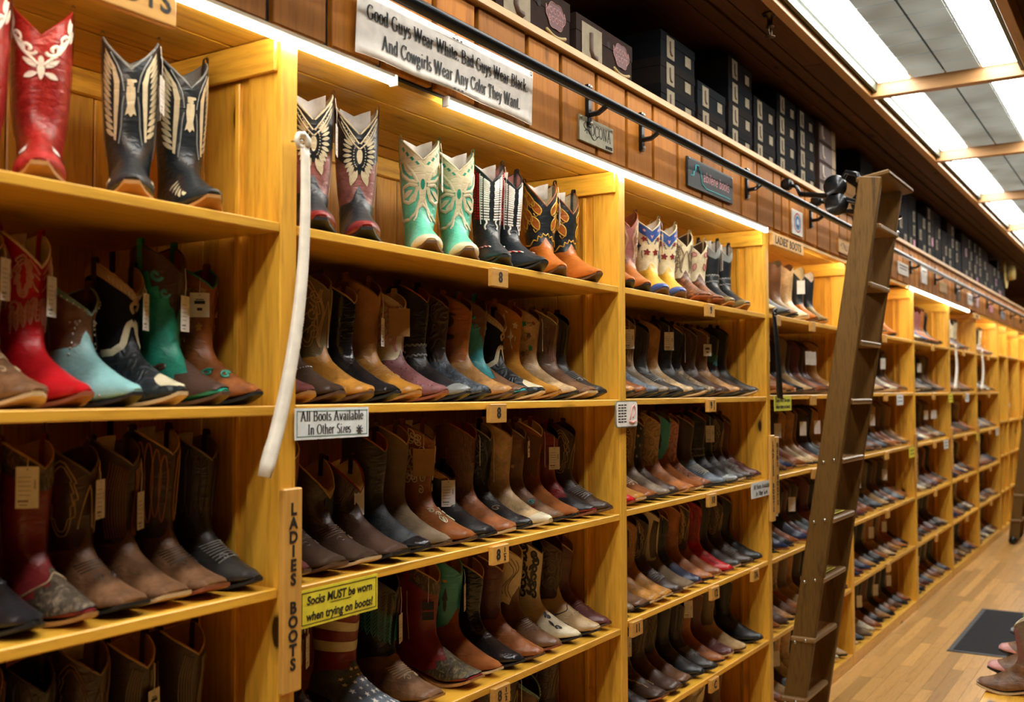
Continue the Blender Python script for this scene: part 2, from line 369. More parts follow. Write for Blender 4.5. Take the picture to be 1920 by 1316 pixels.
for b in range(1, 12):
    xl = POST[b-1]; xr = POST[b]-PW      # clear opening
    r = empty('shelf_bay', ((xl+xr)/2, YF, 0), 'pine boot shelving, '+BAYNAME[b], 'shelving', 'pine shelving bays along the wall'); bays[b] = r
    ox = -(xl+xr)/2; rec = .035 if b in (4, 5, 8, 9, 10, 11) else 0.
    def bx(n, x0, x1, y0, y1, z0, z1, mat, bev=.002, q=r, ox=ox): return box(n, x0+ox, x1+ox, y0-YF, y1-YF, z0, z1, mat, q, bev)
    # divider on the far side: front post, recessed panel boards
    bx('front_post', xr, POST[b], YF, YF+.10, .0, ZTOP, PINE['Z'], .003)
    if b == 1: bx('front_post', POST[0]-PW, POST[0], YF, YF+.10, .0, ZTOP, PINE['Z'], .003)
    yy = [YF+.10, YF+.25, YF+.41, YB]
    for k in range(3): bx('divider_board', xr+.010, POST[b]-.010, yy[k], yy[k+1]-.002, .0, ZTOP, PINEB, .002)
    if rec: bx('top_lip', xl+.001, POST[b]-.001, YF+.001, YF+.02, ZTOP-.010, ZTOP+.03, PINE['X'], .002)
    bx('divider_batten', xr, xr+.012, YF+.128, YF+.142, .07, ZTOP-.08, PINE['Z'], .002)
    bx('top_cleat', xr-.012, xr, YF+.01, YB-.02, ZTOP-.075, ZTOP-.002, PINE['Y'], .002)
    # back boards
    x = xl+.001
    while x < xr-.02:
        wd = min(rb.uniform(.10, .15), xr-x)
        bx('back_board', x+.0015, x+wd-.0015, YB, YB+.018, .0, ZTOP, PINEB, .003); x += wd
    bx('back_cleat', xl+.001, xr-.013, YB-.02, YB, ZTOP-.06, ZTOP-.002, PINE['X'], .002)
    for (ya, yb_) in ((YF+.022, YF+.14), (YF+.145, YF+.32), (YF+.325, YF+.45), (YF+.455, YB+.018)):
        bx('top_board', xl+.001, POST[b]-.001, ya, yb_, ZTOP+rec, ZTOP+rec+.02, PINES, .003)
    # shelves
    for k, z in enumerate(zs(b)):
        last = k == len(zs(b))-1
        bx('shelf', xl+.001, xr-.001, YF+.002, YB-.001, z-.021, z, PINE['X'], .002)
        if k < 2 and b <= 8: bx('shelf_back_rail', xl+.002, xr-.002, YB-.03, YB-.002, z, z+.05, PINE['X'], .002)
    zb = zs(b)[-1]-.021
    bx('base_board', xl-.0, xr+.0, YF+.001, YF+.022, 0, zb, PINE['X'], .003)
    if b >= 9:
        n = 2
        for q in range(1, n):
            xm = xl+(xr-xl)*q/n
            for za, zc in zip(zs(b)[1:-1], zs(b)[2:]): bx('cubby_divider', xm-.008, xm+.008, YF+.004, YB-.001, zc, za-.021, PINE['Z'], .002)

# fascia boards above the bays, ledge, ceiling-side trim
gaps = [-.6, -.35, -.12, .12, .33, .55, .80, 1.03, 1.28, 1.533, 1.714, 1.90, 2.108, 2.3, 2.562, 2.762, 2.999, 3.222, 3.442, 3.665, 3.911, 4.141, 4.367, 4.577, 4.811, 4.932, 5.057, 5.316, 5.537, 5.785, 5.98]
while gaps[-1] < 15.6: gaps.append(gaps[-1]+rb.uniform(.15, .24))
fas = struct(box('wall_fascia', -.6, 15.6, YF+.006, YF+.018, ZTOP+.012, ZLEDGE, DARK, bev=0))
for a, b in zip(gaps[:-1], gaps[1:]):
    o = box('fascia_board', a+.011, b-.011, YF-.012, YF+.006, ZTOP+.016+rb.uniform(-.002, .002), ZLEDGE-.002, FASC, fas, .002); o.location -= fas.location
led = struct(box('trim_2', -.6, 5.77, YF-.03, YF+.6, ZLEDGE, ZLEDGE+.026, TRIM, bev=.003))
led2 = struct(box('trim_3', 5.775, 15.6, YF-.03, YF+.6, ZLEDGE-.012, ZLEDGE+.014, TRIM, bev=.003))

# ------------------------------------------------------------------ strip lights under the fascia
E_ST = emitter('strip_tube', (1.0, .95, .84), STRIP_E)
HOUS = plain('strip_housing', '8a7a60', .5, .2)
def strip(x0, x1, label, y=YF-.017, z=ZTOP-.004, hide=False):
    r = empty('strip_light', ((x0+x1)/2, y, z), label, 'strip light', 'strip lights under the fascia boards'); h = (x1-x0)/2
    box('housing', -h, h, -.004, .014, .003, .012, HOUS, r, .001)
    tube('diffuser_tube', [(-h, .004, -.006), (h, .004, -.006)], .0085, E_ST, r, 10)
    for s in (-1, 1): box('end_cap', s*h-.004, s*h+.004, -.007, .014, -.016, .0105, WHITE, r, .001)
strip(-.4, 1.94, 'long white strip light under the fascia, ending beneath the banner')
strip(2.155, 4.69, 'long white strip light under the fascia, running below the metal plaque and neon-style sign')
strip(7.85, 10.5, 'white strip light under the fascia past the ladder')
strip(4.82, 6.19, "strip light tucked behind the fascia over the ladies' boots bay", YF+.036, ZTOP+.021)
strip(6.30, 7.80, 'strip light tucked behind the fascia over the bay behind the ladder', YF+.036, ZTOP+.021)
strip(11.10, 12.55, 'strip light tucked behind the fascia over the third bay past the ladder', YF+.036, ZTOP+.021)
for q, (a, b) in enumerate(((12.66, 13.33), (13.44, 14.45), (14.56, 15.5))): strip(a, b, f'strip light tucked behind the fascia over the {["first", "second", "third"][q]} narrow far bay', YF+.036, ZTOP+.021)
# ------------------------------------------------------------------ boots: one lofted surface S(t, a); t runs from the shaft top (0) over the ankle to the toe (1), a runs round (0 = front)
KT = np.array([0, .2, .38, .5, .58, .66, .73, .79, .85, .91, .96, .99, 1.0])
KFX = np.array([.150, .147, .140, .137, .143, .155, .168, .185, .205, .232, .262, .286, .290])
KFZ = np.array([.32, .25, .185, .145, .122, .105, .095, .083, .071, .057, .047, .040, .035])
KBX = np.array([.012, .012, .017, .022, .014, .003, .005, .060, .125, .185, .240, .276, .288])
KBZ = np.array([.32, .25, .185, .140, .100, .064, .040, .034, .021, .010, .017, .025, .029])
KW = {'snip': [.054, .053, .050, .046, .042, .039, .037, .037, .040, .043, .031, .017, .011],
      'point': [.054, .053, .050, .046, .042, .039, .037, .037, .040, .043, .029, .012, .004],
      'square': [.056, .055, .052, .048, .044, .041, .039, .040, .044, .049, .046, .039, .030],
      'round': [.054, .053, .050, .047, .043, .040, .038, .039, .043, .047, .041, .027, .012]}
def hermite(x, X, Y):
    X = np.asarray(X, float); Y = np.asarray(Y, float)
    d = np.gradient(Y, X); i = np.clip(np.searchsorted(X, x)-1, 0, len(X)-2)
    h = X[i+1]-X[i]; s = np.clip((x-X[i])/h, 0, 1)
    return (2*s**3-3*s**2+1)*Y[i]+(s**3-2*s**2+s)*h*d[i]+(-2*s**3+3*s**2)*Y[i+1]+(s**3-s**2)*h*d[i+1]
class Shape:
    def __init__(s, H=.32, toe='snip', dip=.05, bdip=.03, fat=1.0, flare=0., L=.29, lean=0.):
        s.H, s.dip, s.bdip, s.toe, s.flare, s.fat, s.lean, s.L = H, dip, bdip, toe, flare, fat, lean, L
        k = (H-.145)/(.32-.145)
        up = lambda z: np.where(z > .141, .145+(z-.145)*k, z)
        s.fz = up(KFZ.copy()); s.bz = up(KBZ.copy()); s.w = np.array(KW[toe])
        s.fx = KFX.copy(); s.bx = KBX.copy()
        sq = {'square': .95, 'round': .96}.get(toe, 1.0)*L/.29
        for q in (s.fx, s.bx): q[q > .15] = .15+(q[q > .15]-.15)*sq
        s.w[:5] *= fat
        s.toeL = float(s.fx[-1])
    def S(s, t, a, off=0.):
        t = np.asarray(t, float); a = np.asarray(a, float); t, a = np.broadcast_arrays(t, a)
        P = s._raw(t, a)
        if np.any(off):
            e = 2e-3
            du = s._raw(np.clip(t+e, 0, 1), a)-s._raw(np.clip(t-e, 0, 1), a); dv = s._raw(t, a+e)-s._raw(t, a-e)
            n = np.cross(du, dv); n /= np.linalg.norm(n, axis=-1, keepdims=True)+1e-12
            P = P+n*np.asarray(off)[..., None] if np.ndim(off) else P+n*off
        return P
    def _raw(s, t, a):
        fx, fz = hermite(t, KT, s.fx), hermite(t, KT, s.fz); bx, bz = hermite(t, KT, s.bx), hermite(t, KT, s.bz)
        w = np.maximum(hermite(t, KT, s.w), .002)
        c, sn = np.cos(a), np.sin(a)
        n = np.clip((t-.6)/.2, 0, 1); ex = 1-.10*n
        cs = np.sign(c)*np.abs(c)**ex; ss = np.sign(sn)*np.abs(sn)**ex
        sk = .42*np.clip((t-.62)/.16, 0, 1)*sn**2
        q = cs-sk*(1-.5*np.abs(cs))
        x = (fx+bx)/2+(fx-bx)/2*q; z = (fz+bz)/2+(fz-bz)/2*q; y = w*ss
        # scalloped top
        k = np.clip(1-t/.42, 0, 1)**1.6
        aa = np.abs((a+PI) % (2*PI)-PI)
        f = np.clip(1-aa/1.5, 0, 1); g = np.clip(1-(PI-aa)/1.5, 0, 1)
        z = z-k*(s.dip*f**1.05+s.bdip*g**1.2)
        ear = np.abs(sn)**3
        y = y*(1+s.flare*np.clip(1-t/.3, 0, 1))+0
        x = x+s.lean*np.clip(1-t/.55, 0, 1)
        # soft ankle wrinkles
        z = z+.0016*np.sin(t*95+2.5*np.cos(a))*np.exp(-((t-.56)/.07)**2)
        return np.stack([x-.145, y, z], -1)
def h2t(h): return .56*(1-h) if h >= 0 else .56-h*.44
h2tv = np.vectorize(h2t)
def grid(P, wrap=True, flip=False):
    n, m = P.shape[:2]; V = P.reshape(-1, 3).tolist(); Fc = []
    for i in range(n-1):
        for j in range(m if wrap else m-1):
            q = (i*m+j, (i+1)*m+j, (i+1)*m+(j+1) % m, i*m+(j+1) % m); Fc.append(q[::-1] if flip else q)
    return V, Fc
def ribbon(sh, pts, wd, off=.0012):
    """stitched line or cord lying on the boot; pts in (a, h)"""
    a = np.array([p[0] for p in pts]); t = h2tv(np.array([p[1] for p in pts], float)).astype(float)
    C = sh.S(t, a, off*.6); D = np.gradient(C, axis=0); N = sh.S(t, a, off*1.6)-C
    N /= np.linalg.norm(N, axis=-1, keepdims=True)+1e-12
    B = np.cross(D, N); B /= np.linalg.norm(B, axis=-1, keepdims=True)+1e-12
    R = np.stack([C-B*wd/2, C+N*off, C+B*wd/2], 1)
    return grid(R, False)
def patch(sh, poly, off=.0012, step=.02):
    """inlaid piece of leather cut to a polygon in (a, h), following the boot surface"""
    P = [(p[0]*.055, p[1]*.2) for p in poly]
    n = len(P); pts = []; 
    for i in range(n):
        p, q = P[i], P[(i+1) % n]; L = math.hypot(q[0]-p[0], q[1]-p[1]); k = max(1, int(L/.008))
        for j in range(k): pts.append((p[0]+(q[0]-p[0])*j/k, p[1]+(q[1]-p[1])*j/k))
    nb = len(pts); xs = [p[0] for p in pts]; ys = [p[1] for p in pts]
    def inside(x, y):
        c = False; j = nb-1
        for i in range(nb):
            if (ys[i] > y) != (ys[j] > y) and x < (xs[j]-xs[i])*(y-ys[i])/(ys[j]-ys[i])+xs[i]: c = not c
            j = i
        return c
    g = .011
    x = min(xs)+g*.5
    while x < max(xs):
        y = min(ys)+g*.5
        while y < max(ys):
            if inside(x, y): pts.append((x, y))
            y += g
        x += g
    V2, _, F2 = delaunay_2d_cdt([Vector(p) for p in pts], [(i, (i+1) % nb) for i in range(nb)], [], 1, 1e-6)[:3]
    a = np.array([v[0]/.055 for v in V2]); t = h2tv(np.array([v[1]/.2 for v in V2])).astype(float)
    P3 = sh.S(t, a, off)
    return P3.tolist(), [tuple(f) for f in F2]
def star(ca, ch, r, n=5, inner=.42, rot=0):
    out = []
    for i in range(2*n):
        q = rot+PI/2+i*PI/n; rr = r*(1 if i % 2 == 0 else inner); out.append((ca+rr*math.cos(q)/.055, ch+rr*math.sin(q)/.2))
    return out
def blob(ca, ch, ra, rh, n=14, rot=0, pet=0, amp=0):
    out = []
    for i in range(n):
        q = 2*PI*i/n; r = 1+amp*math.cos(pet*q)
        x, y = ra*r*math.cos(q), rh*r*math.sin(q)
        out.append((ca+(x*math.cos(rot)-y*math.sin(rot))/.055, ch+(x*math.sin(rot)+y*math.cos(rot))/.2))
    return out
def leafp(ca, ch, ln, wd, rot):
    out = []
    for i in range(9):
        s = i/8; out.append((s*ln, wd*math.sin(PI*s)**.8*.5))
    for i in range(7, 0, -1):
        s = i/8; out.append((s*ln, -wd*math.sin(PI*s)**.8*.5))
    return [(ca+(x*math.cos(rot)-y*math.sin(rot))/.055, ch+(x*math.sin(rot)+y*math.cos(rot))/.2) for x, y in out]
def spiral(ca, ch, r, turns=1.3, a0=0, hand=1, n=22):
    return [(ca+hand*r*(1-i/n*.8)*math.cos(a0+turns*2*PI*i/n)/.055, ch+r*(1-i/n*.8)*math.sin(a0+turns*2*PI*i/n)/.2) for i in range(n+1)]
def mir(items):
    return items+[(k, c, w_, [(-a, h) for a, h in p]) for k, c, w_, p in items]
def zigleaf(c0, w0, h0, h1, nz=5, n=40, amp=.28):
    """flame outline round (c0) between h0 and h1"""
    L = []; R = []
    for i in range(n+1):
        s = i/n; e = w0*math.sin(PI*min(1, s*.98+.01))**.55; saw = (s*nz) % 1
        L.append((c0-e*(1-amp*saw), h0+(h1-h0)*s)); R.append((c0+e*(1-amp*saw), h0+(h1-h0)*s))
    return L+R[::-1]
def sqz(items, k=.68): return [(q, c, w_, [(a*k, h) for a, h in p]) for q, c, w_, p in items]
# decoration families: lists of (kind, colour, width, points)
def D_flame(c='cream', c2=None, n=3, wd=.0022):
    it = []
    for k in range(n):
        p = zigleaf(1.45, .85-.22*k, .08+.05*k, .93-.06*k, 4+k % 2); it.append(('l', c if k % 2 == 0 or not c2 else c2, wd, p+[p[0]]))
    it.append(('l', c, wd, [(.0+.55*s, .75-.6*s) for s in np.linspace(0, 1, 10)]))
    return sqz(mir(it), 0.68)
def D_scroll(c='cream', wd=.0022, rows=3):
    it = []
    for k in range(rows):
        ch = .25+.25*k
        it.append(('l', c, wd, spiral(1.0+.15*(k % 2), ch, .022, 1.4, PI/2*k, 1))); it.append(('l', c, wd, spiral(1.95, ch+.08, .020, 1.4, PI/2*k+1, -1)))
        it.append(('l', c, wd, [(1.45+.35*math.sin(s*5+k), ch-.12+.26*s) for s in np.linspace(0, 1, 14)]))
    for o in (0, .12): it.append(('l', c, wd, [(.45+o+.18*math.sin(s*9), .05+.85*s) for s in np.linspace(0, 1, 24)]))
    return sqz(mir(it), 0.68)
def D_zig(c='turq', n=7, wd=.0016, h0=.08):
    it = []
    for k in range(n):
        it.append(('l', c, wd, [(.25+.22*i, h0+.05*k+(.09 if i % 2 else 0)+.02*i) for i in range(11)]))
    return sqz(mir(it), 0.68)
def D_feather(c='rust', n=5, wd=.003):
    it = []
    for k in range(n):
        p = zigleaf(.55+.42*k, .26, .12+.05*(k % 2), .95-.03*abs(k-2), 1, 24, .05); it.append(('l', c, wd, p+[p[0]]))
    return sqz(mir(it), 0.68)
def D_rows(c='brown', n=8, wd=.0014):
    return sqz(mir([('l', c, wd, [(.25+.16*k+.25*math.sin(3.2*s+k*.2)*s, .0+.85*s) for s in np.linspace(0, 1, 18)]) for k in range(n)]), 0.68)

def D_inlay(c='cream', e='yellow', wd=.0018):
    it = []
    for p in (leafp(.95, .62, .055, .03, 2.0), leafp(1.35, .36, .055, .03, 1.1), leafp(.8, .2, .045, .024, 1.9), leafp(1.9, .6, .055, .03, 1.2), leafp(1.6, .75, .04, .02, 2.2), leafp(1.9, .25, .04, .022, 1.9)):
        it.append(('p', c, 0, p)); it.append(('l', e, wd, p+[p[0]]))
    return sqz(mir(it), 0.68)
def D_flowers(cs=('cream', 'red', 'teal')):
    it = []
    for i, (a, h) in enumerate(((.7, .8), (1.5, .72), (1.05, .5), (1.8, .42), (.8, .25), (1.5, .15), (2.2, .62))):
        it.append(('p', cs[i % len(cs)], 0, blob(a, h, .010, .010, 20, i, 5, .3))); it.append(('l', cs[(i+1) % len(cs)], .0014, spiral(a+.3, h-.07, .013, .8, i)))
    return sqz(mir(it), 0.68)
def D_stars(c='white', foot=False):
    it = []; rr = random.Random(5)
    P = [(.5, .85), (1.1, .8), (1.7, .86), (.8, .62), (1.4, .58), (2.0, .6), (.45, .4), (1.1, .36), (1.75, .36), (.8, .17), (1.45, .14)] if not foot else \
        [(a, h) for h in (-.12, -.3, -.45, -.58, -.7, -.82, -.92) for a in ((.2, .75, 1.3) if h < -.2 else (.1, .5))]
    for a, h in P: it.append(('p', c, 0, [(x, y) for x, y in star(a, h, (.0105 if not foot else .0095)*(1 if not foot else rr.uniform(.6, 1.2)), 5, .42, rr.random())]))
    return sqz(mir(it), 0.68)
def D_eagle():
    it = []
    body = [(0, .66), (.14, .62), (.16, .5), (.12, .40), (.2, .30), (.10, .32), (.0, .285)]
    it.append(('p', 'bone', 0, body)); it = mir(it)
    it.append(('p', 'bone', 0, [(-.12, .64), (-.14, .73), (0, .77), (.17, .73), (.2, .69), (.08, .69), (.1, .64)]))
    wing = []
    edge = [(.35, .62), (.42, .78), (.62, .90), (.95, .96), (1.02, .9)]
    wing.append(('p', 'bone', 0, [(.52, .2), (.42, .45), (.40, .66), (.55, .82), (.85, .93), (.70, .80), (.60, .62), (.62, .42), (.66, .2), (.7, .08), (.6, .06)]))
    for k in range(13):
        h = .14+.058*k; a0 = .64+.10*abs(math.sin(k*.25))
        wing.append(('p', 'bone', 0, leafp(a0, h-.02, .032+.004*(k > 6), .009, .55+.03*k)))
    wing.append(('l', 'pewter', .0022, [(.24, .55), (.27, .63), (.34, .76), (.5, .88), (.75, .97)])); wing.append(('l', 'pewter', .0022, [(.24, .5), (.30, .4), (.36, .2), (.5, .03)]))
    for k in range(5): wing.append(('p', 'bone', 0, leafp(.75+.05*k, -.50-.07*k, .03, .009, -.3-.15*k)))
    return it+mir(wing)
def D_redfront():
    it = [('l', 'white', .0045, spiral(.42, .70, .015, 1.2, PI, 1)), ('l', 'white', .004, spiral(.8, .78, .011, 1.2, 0, 1)), ('l', 'white', .004, [(.1, .55), (.3, .6), (.6, .66), (1.0, .78), (1.2, .92)]),
          ('p', 'white', 0, leafp(.12, .52, .03, .011, .5)), ('p', 'white', 0, leafp(.1, .47, .028, .011, -.4)), ('p', 'white', 0, leafp(.5, .64, .03, .010, 1.2)), ('p', 'white', 0, leafp(.95, .84, .03, .010, 1.4)), ('p', 'white', 0, leafp(1.05, .74, .028, .010, 1.0)),
          ('p', 'white', 0, leafp(.45, -.52, .03, .012, -.7)), ('l', 'white', .004, spiral(.7, -.62, .011, 1.1, 0, 1)), ('p', 'white', 0, leafp(.9, -.6, .03, .011, -1.2))]
    return mir(it)+[('p', 'white', 0, leafp(0, .40, .04, .013, PI/2)), ('p', 'white', 0, leafp(0, .52, .03, .010, PI/2))]
def D_stitch_red(c='rose'):
    it = []
    for k in range(3):
        p = zigleaf(.95, .5-.12*k, .42+.03*k, .92-.05*k, 4, 36, .45); it.append(('l', c, .0026, p+[p[0]]))
        p = zigleaf(1.9, .45-.12*k, .30+.03*k, .9-.05*k, 4, 36, .45); it.append(('l', c, .0026, p+[p[0]]))
    for k in range(4): it.append(('l', c, .0026, [(.05+.2*i, .33-.05*k+(.1 if i % 2 else 0)-.03*i*.5) for i in range(9)]))
    it.append(('l', c, .0024, spiral(.25, .36, .014, 1.2, 0))); it.append(('l', c, .0024, spiral(1.3, .30, .016, 1.2, 0))); it.append(('l', c, .0026, [(.1, .78), (.35, .86), (.7, .92)])); it.append(('l', c, .0026, [(.1, .68), (.4, .74), (.6, .66), (.35, .55), (.1, .5)]))
    return sqz(mir(it), 0.68)
def D_oval():
    it = [('p', 'bone', 0, blob(0, .52, .0075, .022, 14))]
    s = []
    for k in range(11):
        q = -1.25+.27*k; s.append(('p', 'bone', 0, leafp(.20+.16*math.cos(q), .54+.20*math.sin(q)*.9, .026, .009, q*.75)))
    for k in range(9): s.append(('p', 'bone', 0, leafp(.30+.085*k, .66+.028*k, .012, .004, .8)))
    s.append(('l', 'bone', .0032, [(.03, .74), (.25, .82), (.6, .93), (.95, .985)])); s.append(('l', 'bone', .003, [(.02, .64), (.3, .70), (.55, .80), (.9, .92)]))
    for k in range(3): s.append(('p', 'bone', 0, leafp(.1+.14*k, .33-.01*k, .03, .011, -1.2-.15*k)))
    st = [('d', 'pewter', .0022, [(.07+.1*k, .735+.024*k) for k in range(9)]), ('d', 'pewter', .0020, [(.13+.14*math.cos(q), .52+.15*math.sin(q)) for q in np.linspace(-1.5, 1.5, 12)])]
    return it+mir(s+st)
def D_mint():
    it = [('p', 'bone', 0, [(-1.7, .80), (-1.7, .985), (-.9, .985), (0, .985), (.9, .985), (1.7, .985), (1.7, .80), (1.1, .70), (.22, .50), (.16, .2), (.0, .12), (-.16, .2), (-.22, .50), (-1.1, .70)])]
    s = []
    for k in range(4):
        c = (.28+.26*k, .80+.035*k); s.append(('p', 'teal', 0, [(c[0]-.12, c[1]), (c[0], c[1]+.045), (c[0]+.12, c[1]), (c[0], c[1]-.045)]))
    for p in ([(.25, .44), (.5, .58), (1.0, .72), (1.35, .70), (1.2, .55), (.8, .46)], [(.25, .38), (.7, .41), (1.15, .36), (1.2, .2), (.8, .16), (.45, .2)]):
        s.append(('l', 'bone', .007, p+[p[0]]))
    for q in (leafp(.55, .52, .045, .014, .9), leafp(.65, .47, .04, .012, .4), leafp(.5, .33, .045, .014, -.5), leafp(.45, .28, .035, .012, -1.0)): s.append(('p', 'bone', 0, q))
    s.append(('l', 'bone', .006, [(.0, .14), (.3, .06), (.55, -.05), (.9, -.12), (1.5, -.06), (2.0, .05)])); s.append(('l', 'bone', .005, [(.12, .2), (.3, .05), (.42, -.1), (.6, -.2)]))
    return it+mir(s)+[('p', 'teal', 0, blob(0, .42, .006, .018, 12))]
def D_weave(c='white', c2='crimson'):
    it = []
    for k in range(19):
        h = .16+.04*k; it.append(('l', c, .0042, [(.16+.05*abs(math.sin(k*.8)), h), (.62, h+.012)])); it.append(('l', c, .0035, [(.70, h+.012), (.86, h+.022)]))
        it.append(('l', c2, .0042, [(.98, h+.02), (1.18, h+.03)])); it.append(('l', c2, .004, [(1.26, h+.035), (1.46, h+.04)]))
    it.append(('l', c, .0025, [(.92, .1+.85*s) for s in np.linspace(0, 1, 12)])); it.append(('l', c, .004, [(.5+.1*math.sin(6*s), .0+.16*s) for s in np.linspace(0, 1, 10)]))
    for k in range(9): it.append(('l', c2 if k % 2 else c, .0032, [(.55+.13*k, -.72+.04*k), (.72+.13*k, -.64+.04*k)]))
    return sqz(mir(it), 0.8)
def D_flamefill(c='orange', e='yellow'):
    it = []
    for (a, h, l, w_, r) in ((.42, .50, .06, .030, 1.25), (.75, .66, .055, .026, 1.0), (.45, .22, .055, .026, 1.1), (.85, .36, .06, .028, .9), (1.25, .55, .06, .028, 1.2), (1.2, .8, .04, .02, .8), (1.3, .25, .06, .028, 1.2), (1.8, .5, .06, .03, 1.3), (1.8, .2, .05, .026, 1.3)):
        p = leafp(a, h, l, w_, r); it.append(('p', c, 0, p)); it.append(('l', e, .0030, p+[p[0]])); it.append(('l', e, .0022, [(a+.05, h), (a+.22, h-.04), (a+.36, h+.02)]))
    it.append(('l', e, .0032, [(0, .12), (.18, .16), (.3, .08), (.5, .12), (.6, .03), (.85, .05), (1.2, -.02), (1.8, .02)]))
    return mir(it)
def D_swallow():
    it = [('p', 'oxblood', 0, blob(.55, .62, .011, .011, 20, 0, 5, .32)), ('p', 'oxblood', 0, blob(.35, .32, .012, .012, 20, .5, 5, .32)), ('p', 'oxblood', 0, blob(1.4, .45, .011, .011, 20, 1, 5, .32)),
          ('p', 'navy', 0, [(.75, .46), (.9, .5), (1.0, .6), (1.02, .48), (1.25, .46), (1.05, .42), (.98, .3), (.92, .42)]), ('l', 'slate', .003, [(.2, .5), (.3, .55), (.33, .62)]), ('l', 'slate', .003, [(.7, .2), (.75, .28), (.72, .36)])]
    col = [('p', 'blue', 0, [(-1.9, .82), (-1.9, .985), (-.95, .985), (0, .985), (.95, .985), (1.9, .985), (1.9, .82), (1.3, .86), (.9, .76), (.35, .68), (0, .56), (-.35, .68), (-.9, .76), (-1.3, .86)]),
           ('p', 'rose', 0, [(-.12, .78), (.12, .78), (0, .66)])]
    return col+mir(it+[('p', 'rose', 0, blob(.55, .86, .006, .008, 8))])
def D_butterfly(c='cream'):
    it = []
    for (a, h, s) in ((1.45, .85, 1), (1.15, .55, 1.3), (1.6, .32, 1)):
        for q in (.6, -.6):
            for m_ in (1, .6): p = leafp(a, h, .032*s*m_, .022*s*m_, q+.2); it.append(('l', c, .0022, p+[p[0]])); p = leafp(a, h, .026*s*m_, .018*s*m_, PI-q); it.append(('l', c, .0022, p+[p[0]]))
    for (a, h) in ((.9, .7), (1.9, .62), (.8, .3), (.9, .12)): it.append(('l', c, .002, spiral(a, h, .014, 1.3, h*9)))
    it += [('l', c, .002, spiral(.4, -.5, .012, 1.2, 0)), ('l', c, .002, spiral(.7, -.38, .014, 1.2, 1)), ('l', c, .0022, leafp(.3, -.6, .03, .014, -.8)), ('l', c, .0022, leafp(.55, -.55, .03, .014, -1.3))]
    return sqz(mir(it), 0.68)
def D_bird(c='bone'):
    it = [('p', c, 0, blob(.7, .68, .012, .012, 20, .3, 5, .33)), ('p', c, 0, [(.75, .45), (.95, .50), (1.1, .60), (1.1, .47), (1.35, .43), (1.1, .40), (1.0, .28), (.95, .4)]),
          ('p', c, 0, [(1.5, .80), (1.62, .86), (1.72, .80), (1.6, .70)]), ('p', c, 0, leafp(1.5, .55, .02, .006, 1)), ('p', c, 0, leafp(.6, .35, .022, .006, 1.6)), ('p', c, 0, leafp(.8, .2, .022, .006, 1.2)), ('p', c, 0, leafp(1.5, .2, .02, .008, 1)), ('p', c, 0, leafp(1.3, .9, .016, .006, .4))]
    return sqz(mir(it), 0.68)
def D_green(c='choc'):
    """dark yoke with curled edge over a green shaft, dark wing tip"""
    it = [('p', c, 0, [(-2.2, .985), (-2.2, .75), (-1.75, .8), (-1.5, .72), (-1.2, .76), (-1.1, .6), (-.85, .62), (-.75, .5), (-.45, .52), (-.35, .42), (-.15, .38), (0, .26), (.15, .38), (.35, .42), (.45, .52), (.75, .5), (.85, .62), (1.1, .6), (1.2, .76), (1.5, .72), (1.75, .8), (2.2, .75), (2.2, .985), (1.2, .985), (0, .985), (-1.2, .985)])]
    s = [('l', 'turq', .006, spiral(.95, .74, .013, 1.0, PI, 1)), ('l', 'turq', .005, spiral(.6, .56, .011, 1.0, PI, 1)), ('l', c, .006, spiral(.95, -.40, .011, 1.0, 0, 1))]
    return it+mir(s)
def D_yoke(c='sand', h=.72, d=.12):
    return [('p', c, 0, [(-2.4, .985), (-2.4, h+.1), (-1.2, h+.06), (-.4, h-.04), (0, h-d), (.4, h-.04), (1.2, h+.06), (2.4, h+.1), (2.4, .985), (1.2, .985), (0, .985), (-1.2, .985)])]
def D_blackcream():
    it = D_yoke('sand', .78, .16)+[('l', 'sand', .006, leafp(0, .42, .045, .018, PI/2))]
    s = [('l', 'bone', .010, [(.0, .26), (.2, .22), (.35, .08), (.6, -.06), (1.0, -.12), (1.4, -.1)])]
    for k in range(7): s.append(('l', 'bone', .0016, [(.15+.14*k, .74+.02*k), (.2+.14*k, .84+.015*k)]))
    return it+mir(s)+[('p', 'bone', 0, [(-.9, -.9), (-.5, -.8), (0, -.74), (.5, -.8), (.9, -.9), (.6, -.97), (0, -.985), (-.6, -.97)])]
def D_studs():
    it = D_yoke('aqua', .82, .16)
    s = [('d', 'pewter', .0030, [(.08+.19*k, .80+.02*k) for k in range(10)]), ('d', 'pewter', .0032, [(.35+.09*k, .32-.085*k) for k in range(7)]), ('d', 'pewter', .0032, [(1.75-.02*k, -.42-.055*k) for k in range(9)]), ('d', 'pewter', .003, [(.5+.2*k, .3-.005*k) for k in range(2)])]
    return it+mir(s)
def D_wtip(c='olive'):
    return [('p', c, 0, [(-1.7, -.62), (-1.2, -.68), (-.9, -.60), (-.5, -.66), (-.25, -.52), (0, -.36), (.25, -.52), (.5, -.66), (.9, -.60), (1.2, -.68), (1.7, -.62), (1.75, -.85), (1.2, -.97), (0, -.985), (-1.2, -.97), (-1.75, -.85)])]
def D_harness(c='charcoal'):
    it = [('l', c, .024, [(a, .08+.02*math.cos(a)) for a in np.linspace(-PI, PI, 40)])]
    for dh in (-.075, .075): it.append(('l', 'pewter', .004, [(a, .08+dh+.02*math.cos(a)+.012*math.sin(a*22)) for a in np.linspace(-PI, PI, 120)]))
    s = [('d', 'pewter', .004, [(1.2, .08), (1.9, .08)])]
    return it+mir(s)
